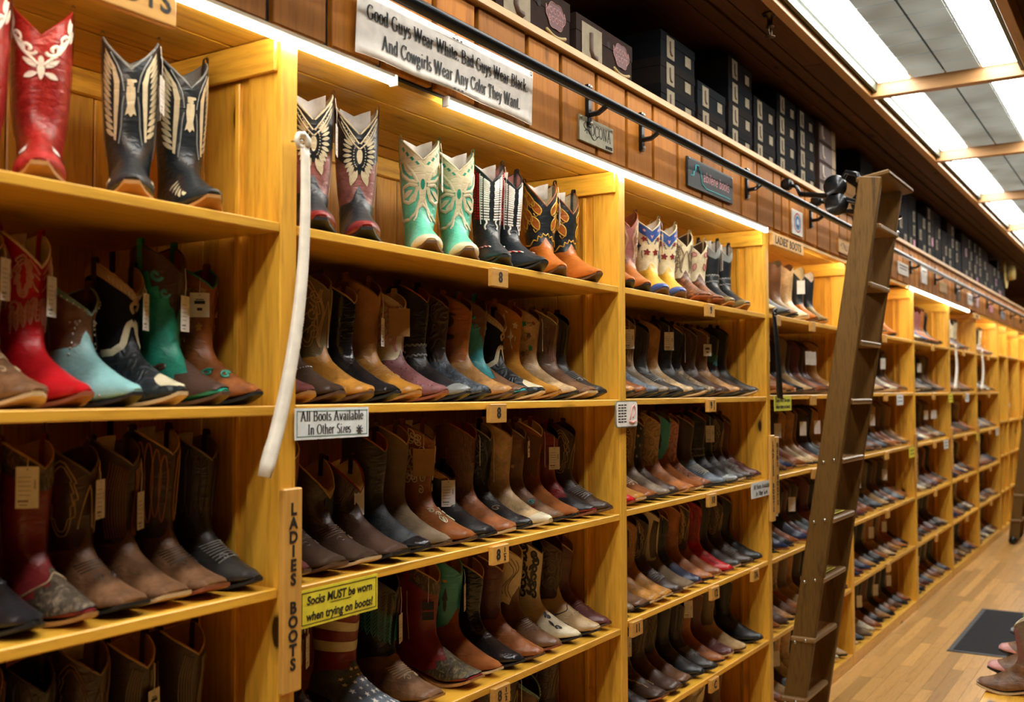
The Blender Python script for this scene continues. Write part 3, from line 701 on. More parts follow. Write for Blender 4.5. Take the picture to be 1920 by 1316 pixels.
def D_fringe(c='cognac'):
    it = []
    for k in range(15):
        a = .25+.155*k; it.append(('l', c, .0065, [(a, .80), (a+.01, .6), (a-.01, .40+.04*(k % 3))])); it.append(('l', c, .006, [(a+.06, .44), (a+.05, .28), (a+.07, .08+.03*(k % 3))]))
    it.append(('l', c, .012, [(a, .82) for a in np.linspace(0, PI, 20)])); it.append(('l', c, .010, [(a, .46) for a in np.linspace(0, PI, 20)]))
    return mir(it)
def D_flag():
    it = []
    for k in range(7):
        h = .03+.135*k; it.append(('p', 'oxblood' if k % 2 == 0 else 'bone', 0, [(-2.9, h), (-1.45, h+.01), (0, h), (1.45, h+.01), (2.9, h), (2.9, h+.128), (1.45, h+.138), (0, h+.128), (-1.45, h+.138), (-2.9, h+.128)]))
    return it+D_stars('white', True)
def D_lace(c='black'):
    it = []
    for k in range(8):
        h = .04+.11*k; it.append(('l', c, .004, [(-.42, h), (0, h+.05), (.42, h+.10)])); it.append(('l', c, .004, [(.42, h), (0, h+.05), (-.42, h+.10)]))
    return it+mir([('d', 'pewter', .0032, [(.45, .04+.11*k) for k in range(9)])])+[('d', 'pewter', .0022, [(a, -.5) for a in np.linspace(-1.5, 1.5, 24)])]
def D_bugs(c='charcoal', n=6, wd=.0016):
    it = [('l', c, wd, [(a, -.38-.045*k-.03*abs(a)) for a in np.linspace(-.8, .8, 9)]) for k in range(n)]
    return it+mir([('l', c, wd, spiral(.35, -.68, .012, 1.0, 0))])
def D_cactus():
    it = [('p', 'turq', 0, [(-2.3, .98), (-2.3, .1), (-1.4, .0), (-.7, .05), (-.3, .2), (0, .3), (.3, .2), (.7, .05), (1.4, 0), (2.3, .1), (2.3, .98), (1.2, .985), (0, .985), (-1.2, .985)])]
    s = [('p', 'ink', 0, zigleaf(1.3, .22, .12, .8, 3, 24, .5)), ('p', 'ink', 0, zigleaf(.85, .14, .25, .6, 2, 20, .5)), ('p', 'gold', 0, blob(1.75, .72, .006, .005, 8)), ('p', 'gold', 0, blob(.9, .72, .006, .005, 8)), ('p', 'gold', 0, blob(1.8, .35, .006, .005, 8))]
    return it+mir(s)
def D_baroque(c='ink', e=None):
    it = []
    for k in range(6):
        h = .10+.15*k
        p = spiral(.75+.1*(k % 2), h, .020, 1.2, k*2., 1); it.append(('l', c, .0052, p)); p = spiral(1.75, h+.06, .020, 1.2, k*2+1., -1); it.append(('l', c, .0052, p))
        it.append(('p', c, 0, leafp(1.1, h, .03, .013, .8+.5*k))); it.append(('p', c, 0, leafp(1.4, h+.05, .026, .010, 3+.7*k)))
    it += [('l', c, .004, spiral(.6, -.55, .013, 1.1, 0)), ('p', c, 0, leafp(.4, -.4, .03, .012, -.9)), ('p', c, 0, leafp(.9, -.62, .03, .012, -1.2)), ('l', c, .004, spiral(.9, -.8, .011, 1.0, 0))]
    return sqz(mir(it), 0.68)
def D_overlay(c='bone'):
    """light carved overlay down the shaft front and side with swirls"""
    it = [('p', c, 0, [(-2.1, .985), (-2.1, .25), (-1.5, .05), (-1.1, .12), (-.75, .05), (-.5, .2), (-.2, .3), (0, .36), (.2, .3), (.5, .2), (.75, .05), (1.1, .12), (1.5, .05), (2.1, .25), (2.1, .985), (1, .985), (0, .985), (-1, .985)])]
    s = []
    for k in range(3): s.append(('l', 'taupe', .002, [(.5+.16*k+.3*math.sin(6*q+.5*k), .14+.05*k+(.74-.06*k)*q) for q in np.linspace(0, 1, 26)])); s.append(('l', 'taupe', .002, [(1.5+.12*k+.22*math.sin(7*q+1+.4*k), .16+.05*k+(.72-.06*k)*q) for q in np.linspace(0, 1, 26)]))
    return it+mir(s)
def D_gold(): return D_yoke('gold', .55, .25)
def D_none(): return []

class Boot: pass
PROTO = {}
SOLES = dict(tan='a8763c', brown='5a3d26', black='1c1b1a', pale='c9a878', red='8a4a2c')
def sole_mats(c): return plain('sole_'+c, SOLES[c], .5, bump=.1)
def build_boot(name, sh, va=None, lin='sand', so='brown', toe='snip', H=.32, dip=.05, bdip=.03, deco=(), kind='smooth', vkind=None, tagk=0, paper=0, pipe=None, fat=1., res=(40, 32), tip=None, heelh=.036, L=.29, tongue=.20):
    S = Shape(H, toe, dip, bdip, fat, 0., L)
    root = bpy.data.objects.new('cowboy_boot', None); COL.objects.link(root); root.empty_display_size = .04
    ns, na = res; A = np.linspace(-PI, PI, na, endpoint=False)
    two = va is not None
    hv = -.10+tongue*np.exp(-(A/.33)**2)-.03*np.cos(2*A)+.10*np.exp(-((np.abs(A)-PI)/.45)**2)
    tv = h2tv(hv).astype(float)
    Tend = tv+.03 if two else np.ones_like(tv)
    lin_t = np.linspace(0, 1, ns if not two else int(ns*.7))
    if not two: lin_t = np.concatenate([lin_t[:-1]])if False else lin_t
    T = lin_t[:, None]*Tend[None, :]
    V, Fc = grid(S.S(T, A[None, :].repeat(len(lin_t), 0)))
    if not two: Fc.append(tuple((len(lin_t)-1)*na+k for k in range(na)))
    mesh_obj('shaft' if two else 'upper', V, Fc, leather(sh, kind), root, True)
    if two:
        l2 = np.linspace(0, 1, int(ns*.62)); T = tv[None, :]+(1-tv)[None, :]*l2[:, None]
        off = np.full(T.shape, .0016); off[0] = .0002
        V, Fc = grid(S.S(T, A[None, :].repeat(len(l2), 0), off)); Fc.append(tuple((len(l2)-1)*na+k for k in range(na)))
        mesh_obj('vamp', V, Fc, leather(va, vkind or kind), root, True)
    # lining and top binding
    lt = np.linspace(0, .40, 7); T = lt[:, None].repeat(na, 1)
    V, Fc = grid(S.S(T, A[None, :].repeat(7, 0), -.0035), True, True)
    Fc.append(tuple((6*na+k) for k in range(na)))
    mesh_obj('lining', V, Fc, leather(lin, 'smooth'), root, True)
    top = S.S(np.zeros(na), A, -.0017); V, Fc = tube_data(top.tolist(), .0027, 5, True)
    mesh_obj('piping', V, Fc, leather(pipe or lin), root, True)
    # side seams
    parts = [ribbon(S, [(s*1.57, h) for h in np.linspace(-.02, .98, 18)], .0035) for s in (-1, 1)]
    for V, Fc in parts: mesh_obj('side_seam', V, Fc, leather(pipe or lin), root, True)
    # pull straps
    for s in (-1, 1):
        a = s*PI/2; w2 = .12; rows = []
        path = [(.20, .0025), (.1, .003), (.03, .0035)]
        for t, o in path: rows.append([S.S(t, a+d, o) for d in (-w2, w2)])
        pt = [S.S(0., a+d, 0.) for d in (-w2, w2)]; up = np.array([0, 0, .013])
        rows.append([p+up*.8+np.array([0, s*.004, 0]) for p in pt]); rows.append([p+up*1.15 for p in pt]); rows.append([p+up*.8-np.array([0, s*.004, 0]) for p in pt])
        for t, o in path[::-1]: rows.append([S.S(t, a+d, -.006-o*.3) for d in (-w2, w2)])
        V, Fc = grid(np.array(rows), False); mesh_obj('pull_strap', V, Fc, leather(sh if kind in ('smooth', 'distress', 'suede') else 'brown'), root, True)
    # sole, from the same profile
    sx = np.array([0, .02, .07, .14, .22, .36, .50, .64, .76, .86, .93, .975, 1.0]); TL = S.toeL+.004
    wk = np.array(KW[toe]); ball = wk[9]+.004
    sw = {'snip': [.012, .027, .0345, .036, .033, .030, .035, ball, ball*.93, ball*.66, ball*.46, ball*.37, ball*.30],
          'point': [.012, .027, .0345, .036, .033, .030, .035, ball, ball*.92, ball*.62, ball*.38, ball*.22, ball*.08],
          'square': [.012, .028, .036, .038, .035, .032, .038, ball, ball*1.0, ball*.96, ball*.9, ball*.84, ball*.74],
          'round': [.012, .028, .035, .037, .034, .031, .037, ball, ball*.98, ball*.85, ball*.66, ball*.46, ball*.24]}[toe]
    sz = np.array([heelh+.002, heelh+.002, heelh+.001, heelh, heelh-.005, .018, .006, .001, .0035, .0095, .0155, .0205, .0235])
    us = np.linspace(0, 1, 26); hw = np.maximum(hermite(us, sx, sw), .003); zz = hermite(us, sx, sz); X = us*TL-.004-.145; th = .0062
    rows = []
    for i in range(26):
        rows.append([(X[i], -hw[i], zz[i]), (X[i], -hw[i], zz[i]+th), (X[i], -hw[i]*.9, zz[i]+th+.001), (X[i], hw[i]*.9, zz[i]+th+.001), (X[i], hw[i], zz[i]+th), (X[i], hw[i], zz[i])])
    V, Fc = grid(np.array(rows)); Fc.append(tuple(range(6))); Fc.append(tuple(25*6+k for k in range(6))[::-1])
    Fc = [f[::-1] for f in Fc]
    mesh_obj('sole', V, Fc, sole_mats(so), root)
    # stacked heel, undercut at the back
    rows = []
    for q, f in ((0, 0), (.5, .45), (1, 1)):
        z = heelh+.001-(heelh)*q; x0 = -.145-.001+.012*f; x1 = -.145+.068-.006*f; hw2 = .035-.0045*f; ring = []
        for k in range(12):
            an = PI/2+PI*k/11; ring.append((x0+hw2*.9+math.cos(an)*hw2*.9, math.sin(an)*hw2, z))
        ring += [(x1, -hw2*.93, z), (x1, hw2*.93, z)]; rows.append(ring)
    V, Fc = grid(np.array(rows)); n = len(rows[0]); Fc.append(tuple(range(n))[::-1]); Fc.append(tuple(2*n+k for k in range(n)))
    mesh_obj('heel', V, Fc, sole_mats('black' if so == 'black' else 'brown'), root)
    if tip:
        l2 = np.linspace(0, 1, 8); hb = h2tv(-.83-.05*np.cos(A)).astype(float); T = hb[None, :]+(1-hb)[None, :]*l2[:, None]
        V, Fc = grid(S.S(T, A[None, :].repeat(8, 0), .0022)); Fc.append(tuple(7*na+k for k in range(na)))
        mesh_obj('toe_cap', V, Fc, leather(tip), root, True)
    # decoration: one object per colour and kind
    groups = {}
    for f in deco:
        for k, c, wd, p in (f if isinstance(f, list) else [f]):
            groups.setdefault((k, c), []).append((wd, p))
    lay = 0
    for (k, c), L_ in groups.items():
        lay += 1; parts = []
        for wd, p in L_:
            if k == 'l':
                # densify
                q = []
                for (a0, h0), (a1, h1) in zip(p[:-1], p[1:]):
                    m_ = max(1, int(math.hypot((a1-a0)*.055, (h1-h0)*.2)/.007))
                    q += [(a0+(a1-a0)*i/m_, h0+(h1-h0)*i/m_) for i in range(m_)]
                q.append(p[-1])
                if len(q) > 1: parts.append(ribbon(S, q, wd*1.45, .0017+.0003*lay))
            elif k == 'p': parts.append(patch(S, p, .0016+.0003*lay))
            else:
                a = np.array([x[0] for x in p]); t = h2tv(np.array([x[1] for x in p], float)).astype(float)
                C = S.S(t, a, .0030); N = S.S(t, a, .0045)-C
                for cc, nn in zip(C, N):
                    nn = Vector(nn).normalized(); u = nn.orthogonal().normalized(); v = nn.cross(u); cc = Vector(cc)
                    VV = [cc+u*(wd*math.cos(i*PI/3))+v*(wd*math.sin(i*PI/3)) for i in range(6)]+[cc+nn*wd*.6+u*(wd*.55*math.cos(i*PI/3))+v*(wd*.55*math.sin(i*PI/3)) for i in range(6)]+[cc+nn*wd*.85]
                    FF = [(i, (i+1) % 6, 6+(i+1) % 6, 6+i) for i in range(6)]+[(6+i, 6+(i+1) % 6, 12) for i in range(6)]
                    parts.append((VV, FF))
        mt = STEEL if k == 'd' else leather(c, 'smooth')
        for V, Fc in (parts if len(parts) <= (22 if k == 'p' else 5) else [merge(parts)]):
            mesh_obj({'l': 'stitching', 'p': 'inlay', 'd': 'studs'}[k], V, Fc, mt, root, True)
    if paper:
        P = []
        for i in range(7):
            a = -1.0+2.0*i/6; c = S.S(.10, a+PI, -.006); d = S.S(.0, a+PI, -.006)
            P.append([c, d+np.array([.006, 0, .012+.014*math.cos(a*1.4)])])
        V, Fc = grid(np.array(P), False); o = mesh_obj('paper_insert', V, Fc, PAPER, root, True); sd = o.modifiers.new('thick', 'SOLIDIFY'); sd.thickness = .001
    S.root = root; PROTO[name] = (root, S, dict(tag=tagk))
    return root
TAGM = {}
def hang_tag(root, S, a, h, kind=1, size=(.042, .074)):
    """price tag on a string, hanging against the boot"""
    P0 = Vector(S.S(0., a, .003)); P1 = Vector(S.S(h2t(h), a, .006)); N = (Vector(S.S(h2t(h), a, .02))-Vector(S.S(h2t(h), a, .0))).normalized()
    N.z = 0; N.normalize(); side = Vector((0, 0, 1)).cross(N)
    if kind == 'card': w_, hh, mt = .044, .052, WHITE
    elif kind == 'black': w_, hh, mt = .032, .062, plain('black_card', '191919', .5)
    elif kind == 'kraft': w_, hh, mt = .062, .075, plain('kraft_card', 'a07a44', .7)
    elif kind == 'navy': w_, hh, mt = .034, .05, plain('navy_card', '1c2436', .6)
    else: w_, hh, mt = size[0], size[1], WHITE
    off = P1+N*.004
    key = kind
    o = link(bpy.data.objects.new('price_tag', box_mesh('price_tag', w_, .0012, hh, mt, .0)), root)
    M = Matrix((side, -N, Vector((0, 0, 1)))).transposed().to_4x4(); M.translation = off-Vector((0, 0, hh/2)); o.matrix_local = M
    if key not in TAGM:
        parts = []
        rr = random.Random(len(TAGM)+2)
        def bar(x0, x1, z0, z1): parts.append(([(x0, .0009, z0), (x1, .0009, z0), (x1, .0009, z1), (x0, .0009, z1)], [(0, 3, 2, 1)]))
        if kind in (1, 2):
            for i in range(5): bar(-.006, .017, .018-.008*i, .0188-.008*i)
            for i in range(4): bar(-.015, -.0125, -.002+.004*i, .0005+.004*i)
            for i in range(6): bar(-.002+.0033*i, .0005+.0033*i, -.026, -.0225)
            for i in range(5): bar(.000+.003*i, .0022+.003*i, -.032, -.030)
            bar(-.0012, .0012, .031, .0334)
        elif kind == 'card':
            bar(-.012, .012, .002, .009); bar(-.009, .009, .0105, .0125); bar(-.006, .006, -.012, -.006); bar(-.001, .001, .02, .022)
        elif kind in ('black', 'navy'): pass
        elif kind == 'kraft': bar(-.001, .001, .03, .032)
        V, Fc = merge(parts) if parts else ([], [])
        me = bpy.data.meshes.new('print'); me.from_pydata(V, [], Fc); me.materials.append(INK); TAGM[key] = me
    if len(TAGM[key].vertices): 
        pr = link(bpy.data.objects.new('print', TAGM[key]), o); pr.rotation_euler.z = PI; pr.location.y = 0
    if kind == 'black':
        ring = [(.010*math.cos(q), -.0010, .004+.010*math.sin(q)) for q in np.linspace(0, 2*PI, 20, endpoint=False)]
        tube('emblem', ring, .0012, WHITE, o, 4, True); tube('emblem', [(-.008, -.001, .003), (-.004, -.001, .008), (0, -.001, .001), (.004, -.001, .008), (.008, -.001, .003)], .0012, WHITE, o, 4)
        text_mesh('lettering', 'Boots', .011, WHITE, o, Matrix.Translation((0, -.0009, -.016)) @ Matrix.Rotation(PI/2, 4, 'X'), extrude=.0002)
    if kind == 'navy': text_mesh('lettering', 'DURANGO', .0075, plain('tag_red', 'd8483c', .6), o, Matrix.Translation((0, -.0009, 0)) @ Matrix.Rotation(PI/2, 4, 'X'), extrude=.0002)
    tube('string', [tuple(P0+N*.002), tuple((P0+off)/2+N*.003), tuple(off-Vector((0, 0, .004)))], .0008, WHITE, root, 4)
_lea = leather
def leather(c, kind='smooth', rough=None):
    if ':' in c: c, kind = c.split(':')
    return _lea(c, kind, rough)
# name: (description, parameters)
SPEC = {
 'redscroll': ('red leather cowboy boot with white scrolls across the front', dict(sh='red', kind='crinkle', lin='oxblood', pipe='red', so='tan', H=.36, dip=.075, deco=[D_redfront()])),
 'eagle': ('black cowboy boot with a cream eagle and wings', dict(sh='ink', lin='grey', pipe='pewter', so='tan', H=.355, dip=.08, deco=[D_eagle()], tip='ink')),
 'brstitch': ('brown cowboy boot with cream feather stitching', dict(sh='dkbrown', va='brown', vkind='distress', so='pale', H=.32, toe='round', fat=.94, deco=[D_flame('sand', None, 3), D_bugs('sand', 3)])),
 'crimson': ('bright red cowboy boot with pale flame stitching', dict(sh='crimson', lin='white', pipe='white', so='red', H=.325, toe='snip', dip=.07, paper=1, fat=.95, deco=[D_stitch_red()])),
 'turqstud': ('short turquoise and brown ankle boot with silver studs', dict(sh='brown', kind='distress', va='aqua', vkind='smooth', lin='dkbrown', pipe='aqua', so='black', H=.235, dip=.06, tongue=.25, deco=[D_studs()])),
 'blackcream': ('black suede cowboy boot with a braided cream collar and toe', dict(sh='black', kind='suede', va='ink', vkind='tooled', lin='sand', pipe='sand', so='pale', H=.285, dip=.065, deco=[D_blackcream()])),
 'greenyoke': ('crinkled green cowboy boot with a curled dark brown yoke', dict(sh='teal', kind='distress', lin='caramel', pipe='choc', so='brown', H=.335, dip=.06, fat=.95, deco=[D_green(), D_wtip('choc')])),
 'brflower': ('brown cowboy boot embroidered with small flowers', dict(sh='cognac', kind='distress', lin='olive', pipe='teal', so='black', H=.30, fat=.95, deco=[D_flowers(('sand', 'gold', 'mauve')), [('l', 'teal', .003, spiral(-.4, -.7, .014, 1.2)), ('l', 'teal', .003, spiral(-.8, -.55, .012, 1.2))]])),
 'blackround': ('plain black round-toed boot with a braided strap', dict(sh='black', kind='smooth', so='black', toe='round', H=.30, fat=.95, lin='charcoal', deco=[[('l', 'ink', .006, [(a, -.5) for a in np.linspace(-1.7, 1.7, 30)])]])),
 'redsnake': ('dark red cowboy boot with snakeskin collar and toe', dict(sh='oxblood', lin='sand', pipe='sand', so='tan', H=.32, fat=.95, deco=[D_yoke('taupe:snake', .66, .02), D_wtip('taupe:snake'), [('l', 'sand', .0025, [(a, -.60+.12*math.exp(-(a/.3)**2)) for a in np.linspace(-1.7, 1.7, 30)])]])),
 'brflame': ('brown square-toed boot with dark red feather panels', dict(sh='choc', va='brown', vkind='distress', lin='dkbrown', pipe='olive', so='black', toe='square', H=.305, fat=.95, deco=[[('p', 'burg', 0, zigleaf(1.25, .3, .15, .85, 5)), ('p', 'burg', 0, zigleaf(-1.25, .3, .15, .85, 5))], D_flame('sand', None, 2), D_bugs('dkbrown', 4)])),
 'brrows': ('weathered brown boot with close rows of wavy stitching', dict(sh='dkbrown', va='brown', vkind='distress', lin='taupe', so='pale', toe='square', H=.315, paper=1, fat=.92, deco=[D_rows('cognac', 9)])),
 'feather': ('dark brown boot with rust red feather stitching', dict(sh='dkbrown', va='brown', vkind='distress', lin='white', pipe='sand', so='red', toe='square', H=.335, paper=1, fat=.95, deco=[D_feather('rust', 5), D_feather('sand', 5, .0014), D_bugs('dkbrown')])),
 'blackbug': ('near-black leather boot with a ribbed vamp', dict(sh='charcoal', lin='taupe', so='black', toe='snip', H=.315, paper=1, fat=.95, deco=[D_feather('dkbrown', 4, .0016), D_bugs('grey', 8)])),
 'darkplain': ('dark brown leather cowboy boot', dict(sh='dkbrown', va='choc', lin='taupe', so='brown', toe='square', H=.31, paper=1, fat=.92, deco=[D_flame('brown', None, 2)])),
 'darkswirl': ('dark brown boot with raised swirl stitching', dict(sh='dkbrown', lin='sand', so='brown', H=.30, fat=.95, deco=[D_rows('taupe', 6, .002)])),
 # banner bay, top shelf
 'oval': ('black and dusty red boot with studded oval feather inlays', dict(sh='pink', kind='distress', va='ink', lin='bone', pipe='bone', so='black', H=.365, dip=.085, paper=1, tongue=.30, tip='oxblood', deco=[D_yoke('ink', .40, .12), D_oval()])),
 'mint': ('mint green boot with cream butterfly overlay and diamond collar', dict(sh='mint', lin='white', pipe='bone', so='brown', H=.338, dip=.07, paper=1, tip='bone', deco=[D_mint()])),
 'weave': ('black boot laced with white and red strips', dict(sh='ink', lin='rose', pipe='ink', so='black', H=.335, dip=.07, fat=.92, paper=1, deco=[D_weave()])),
 'flameor': ('orange and black boot with yellow flame inlays', dict(sh='ink', va='orange', vkind='smooth', lin='bone', pipe='cognac', so='brown', H=.33, dip=.09, paper=1, tongue=.22, deco=[D_flamefill()])),
 # banner bay, second shelf
 'plumround': ('plum brown rounded boot toe with olive sole', dict(sh='burg', so='tan', toe='round', H=.26, fat=.85)),
 'laceup': ('dark brown lace-up western boot with studded toe', dict(sh='dkbrown', so='brown', toe='round', H=.24, fat=.9, lin='dkbrown', deco=[D_lace('black')])),
 'honeyst': ('olive tan boot with pale butterfly stitching', dict(sh='olive', va='honey', vkind='distress', lin='brown', pipe='taupe', so='brown', toe='round', H=.325, fat=.9, paper=1, deco=[D_scroll('sand', .0022, 3), D_flame('sand', None, 2, .0018)])),
 'blackmid': ('shiny black pointed cowboy boot', dict(sh='black', kind='patent', so='black', H=.30, fat=.85)),
 'honeytall': ('smooth honey tan boot with one curved seam', dict(sh='tan', va='honey', lin='brown', so='tan', toe='round', H=.325, fat=.98, deco=[mir([('l', 'brown', .0026, [(1.2+.35*math.sin(4*s), .02+.9*s) for s in np.linspace(0, 1, 20)])]), D_bugs('tan', 5)])),
 'whitescroll': ('white boot with pink scrolls on a pink ostrich foot', dict(sh='bone', va='mauve', vkind='ostrich', lin='bone', so='red', H=.30, fat=.9, deco=[D_scroll('rose', .0042, 3)])),
 'harness': ('black boot with a tooled harness strap', dict(sh='black', lin='rust', so='black', H=.325, fat=.92, deco=[D_harness('charcoal')], tip='pewter')),
 'blacktool': ('dark tooled leather boot with a mottled grey foot', dict(sh='dkbrown', kind='tooled', va='slate', vkind='snake', lin='brown', so='black', H=.315, fat=.85)),
 'cowboyart': ('brown boot with a dark figure on the shaft', dict(sh='caramel', va='tan', vkind='distress', lin='brown', so='brown', H=.31, fat=.85, deco=[[('p', 'dkbrown', 0, blob(-1.3, .6, .016, .02, 14)), ('p', 'dkbrown', 0, blob(-1.3, .72, .022, .005, 10)), ('p', 'dkbrown', 0, blob(-1.3, .35, .02, .01, 10))]])),
 'turqyoke': ('crinkled turquoise boot with a brown curled yoke', dict(sh='turq', kind='distress', lin='brown', pipe='choc', so='brown', H=.315, fat=.88, deco=[D_green('brown'), D_wtip('brown')])),
 'birdinlay': ('golden brown suede boot with cream bird and flower inlays', dict(sh='honey', kind='suede', lin='caramel', so='tan', H=.31, fat=.95, deco=[D_bird()])),
 'sandflower': ('sand coloured boot with red and green flowers', dict(sh='sand', kind='distress', lin='taupe', so='black', H=.305, fat=.9, deco=[D_flowers(('rust', 'teal', 'olive'))])),
 'sandrows': ('light brown boot with wavy pink stitching', dict(sh='taupe', va='brown', vkind='distress', lin='bone', so='pale', toe='square', H=.30, fat=.88, paper=1, deco=[D_rows('pink', 7)])),
 'blackcharc': ('charcoal boot with fine diagonal stitching', dict(sh='charcoal', lin='black', so='black', H=.30, fat=.88, deco=[D_feather('dkbrown', 4, .0014), D_bugs('grey')])),
 # banner bay, third shelf
 'brwing': ('brown cowhide boot with a square glossy toe', dict(sh='rust', kind='hair', va='dkbrown', vkind='smooth', lin='bone', so='brown', toe='square', H=.31, fat=.9, paper=1, deco=[D_bugs('choc', 5)])),
 'shortdark': ('short dark brown pull-on boot with a wide tan lining', dict(sh='dkbrown', lin='sand', pipe='sand', so='pale', toe='square', H=.25, dip=.09, bdip=.07, deco=[D_bugs('brown', 5)])),
 'shortred': ('short brown boot with red piping and white lining', dict(sh='dkbrown', va='choc', lin='white', pipe='red', so='black', toe='square', H=.245, dip=.08, bdip=.06, paper=1, deco=[D_flame('brown', None, 2)])),
 'blackhair': ('black hairy boot with a shiny black toe', dict(sh='charcoal', va='ink', vkind='hair', lin='caramel', so='black', toe='snip', H=.31, fat=.9, tip='black:patent')),
 'taupesuede': ('plain grey brown suede boot', dict(sh='taupe', kind='suede', so='brown', H=.325, fat=.85)),
 'butterfly': ('brown boot with cream butterfly embroidery', dict(sh='cognac', lin='bone', pipe='choc', so='brown', H=.33, fat=1.0, paper=1, deco=[D_butterfly()])),
 'goldcuff': ('short black boot with a gold cuff', dict(sh='black', lin='dkbrown', so='black', H=.21, fat=.9, deco=[D_yoke('gold:distress', .50, .25)])),
 'zebrabr': ('brown boot in grained chevron leather', dict(sh='brown', kind='hair', va='cognac', vkind='distress', lin='rust', so='pale', toe='round', H=.325, fat=.95)),
 'blackscr': ('black boot with grey scroll stitching', dict(sh='black', lin='grey', so='black', H=.32, fat=.9, tip='black', deco=[D_scroll('slate', .002, 3), [('l', 'taupe', .003, spiral(-.6, -.6, .014, 1.1))]])),
 'pewter': ('crinkled pale gold boot', dict(sh='sand', kind='distress', lin='brown', pipe='brown', so='pale', H=.325, fat=.95, tip='bone')),
 'sunflower': ('brown boot with a yellow sunflower', dict(sh='brown', kind='distress', lin='grey', so='black', H=.315, fat=.88, deco=[[('p', 'gold', 0, blob(-1.2, .62, .011, .011, 24, 0, 8, .3)), ('p', 'choc', 0, blob(-1.2, .62, .005, .005, 10)), ('p', 'sand', 0, blob(-.8, .3, .006, .006, 14, 0, 5, .3))], [('l', 'turq', .002, spiral(-.6, -.62, .012, 1.2)), ('l', 'red', .002, spiral(-.9, -.72, .010, 1.2))]])),
 'fringe': ('brown suede boot hung with two tiers of fringe', dict(sh='cognac', kind='suede', lin='bone', so='black', toe='round', H=.32, fat=.95, paper=1, deco=[D_fringe('brown:suede')])),
 'redblack': ('dark red boot with a black toe', dict(sh='oxblood', kind='distress', lin='black', so='red', H=.305, fat=.9, tip=None, deco=[D_wtip('black'), [('l', 'red', .003, spiral(-.7, -.45, .016, 1.3)), ('l', 'red', .003, spiral(-1.2, -.5, .014, 1.3))]])),
 'scallop': ('dark brown boot with scalloped pale stitching', dict(sh='dkbrown', lin='dkbrown', so='brown', H=.31, fat=.9, deco=[D_flame('sand', None, 3, .0018), D_bugs('grey', 8)])),
 # banner bay, fourth shelf
 'blackflame': ('glossy black boot with cream flame inlays', dict(sh='black', kind='patent', lin='black', so='black', H=.315, fat=.95, deco=[mir([('p', 'bone', 0, leafp(.7+.35*k, .1+.12*k, .07, .016, 1.2+.2*k)) for k in range(4)]), D_inlay('bone', 'bone')])),
 'flag': ('boot with red and cream stripes and white stars', dict(sh='oxblood', va='slate', vkind='distress', lin='choc', so='black', toe='square', H=.325, fat=.95, deco=[D_flag()])),
 'zig': ('tan boot with turquoise zigzag stitching on black', dict(sh='black', va='brown', vkind='distress', lin='black', so='tan', toe='square', H=.325, fat=1.0, tongue=.05, deco=[D_zig('turq', 8), D_zig('olive', 8, .0016, .42), D_bugs('sand', 6)])),
 'redsnake2': ('dark red boot with striped snakeskin toe', dict(sh='oxblood', lin='sand', pipe='sand', so='tan', H=.32, toe='square', fat=.95, deco=[D_yoke('taupe:snake', .70, .02), D_wtip('olive:snake')])),
 'cactus': ('brown suede boot with a turquoise cactus panel', dict(sh='cognac', kind='suede', lin='sand', pipe='turq', so='pale', H=.325, fat=.98, paper=1, deco=[D_cactus()])),
 'blackshine': ('shiny black snip-toed boot', dict(sh='black', kind='patent', so='black', H=.30, fat=.85)),
 'cognac': ('chestnut boot with a stitched wing tip', dict(sh='burg', va='cognac', so='brown', H=.305, fat=.88, deco=[[('l', 'caramel', .0025, [(a, -.48-.1*abs(math.sin(3*a))) for a in np.linspace(-1.6, 1.6, 30)])]])),
 'boneover': ('brown boot with a carved cream shaft', dict(sh='brown', va='brown', vkind='smooth', lin='bone', so='red', H=.325, fat=.98, tongue=.24, deco=[D_overlay('cream'), D_bugs('choc')])),
 'baroque': ('white boot with black baroque scrollwork', dict(sh='bone', lin='black', pipe='black', so='black', H=.325, fat=.95, deco=[D_baroque('ink')])),
 'tanwing': ('cream tan boot with a studded wing tip', dict(sh='choc', va='sand', lin='choc', so='black', H=.315, fat=.92, tongue=.3, deco=[D_scroll('taupe', .002, 3), D_wtip('sand'), [('l', 'choc', .003, [(a, -.55+.15*math.exp(-(a/.3)**2)) for a in np.linspace(-1.6, 1.6, 30)]), ('d', 'choc', .002, [(-1.5+.25*k, -.66) for k in range(13)])]])),
 'burg': ('burgundy cowboy boot with stitched toe', dict(sh='burg', so='brown', H=.30, fat=.88, deco=[D_bugs('rust', 5)])),
 # neon sign bay
 'dusty': ('dusty rose brown boot with scroll stitching', dict(sh='pink', kind='distress', va='caramel', vkind='smooth', lin='rust', so='black', H=.325, dip=.075, fat=.95, deco=[D_scroll('sand', .002, 3)])),
 'swallow': ('cream boot with blue collar, swallows and red flowers', dict(sh='cream', va='yellow', vkind='smooth', lin='white', pipe='bone', so='brown', H=.325, dip=.06, tip='blue', fat=.98, tongue=.26, deco=[D_swallow()])),
 'creamst': ('cream boot with tan stitching and brown crocodile foot', dict(sh='bone', va='cognac', vkind='snake', lin='dkbrown', pipe='bone', so='red', toe='square', H=.315, dip=.075, tongue=.26, deco=[D_scroll('taupe', .0022, 3), D_flame('taupe', None, 2)])),
 'wineboot': ('cream boot with a painted red figure and brown foot', dict(sh='bone', va='cognac', vkind='snake', lin='dkbrown', pipe='bone', so='red', toe='square', H=.30, dip=.075, tongue=.26, deco=[D_inlay('rose', 'red')])),
 'greyharness': ('black boot with grey collar and braided strap', dict(sh='ink', lin='white', pipe='pewter', so='tan', H=.32, dip=.07, fat=.9, paper=1, tip='olive', deco=[D_yoke('pewter', .72, .04), D_harness('ink')])),
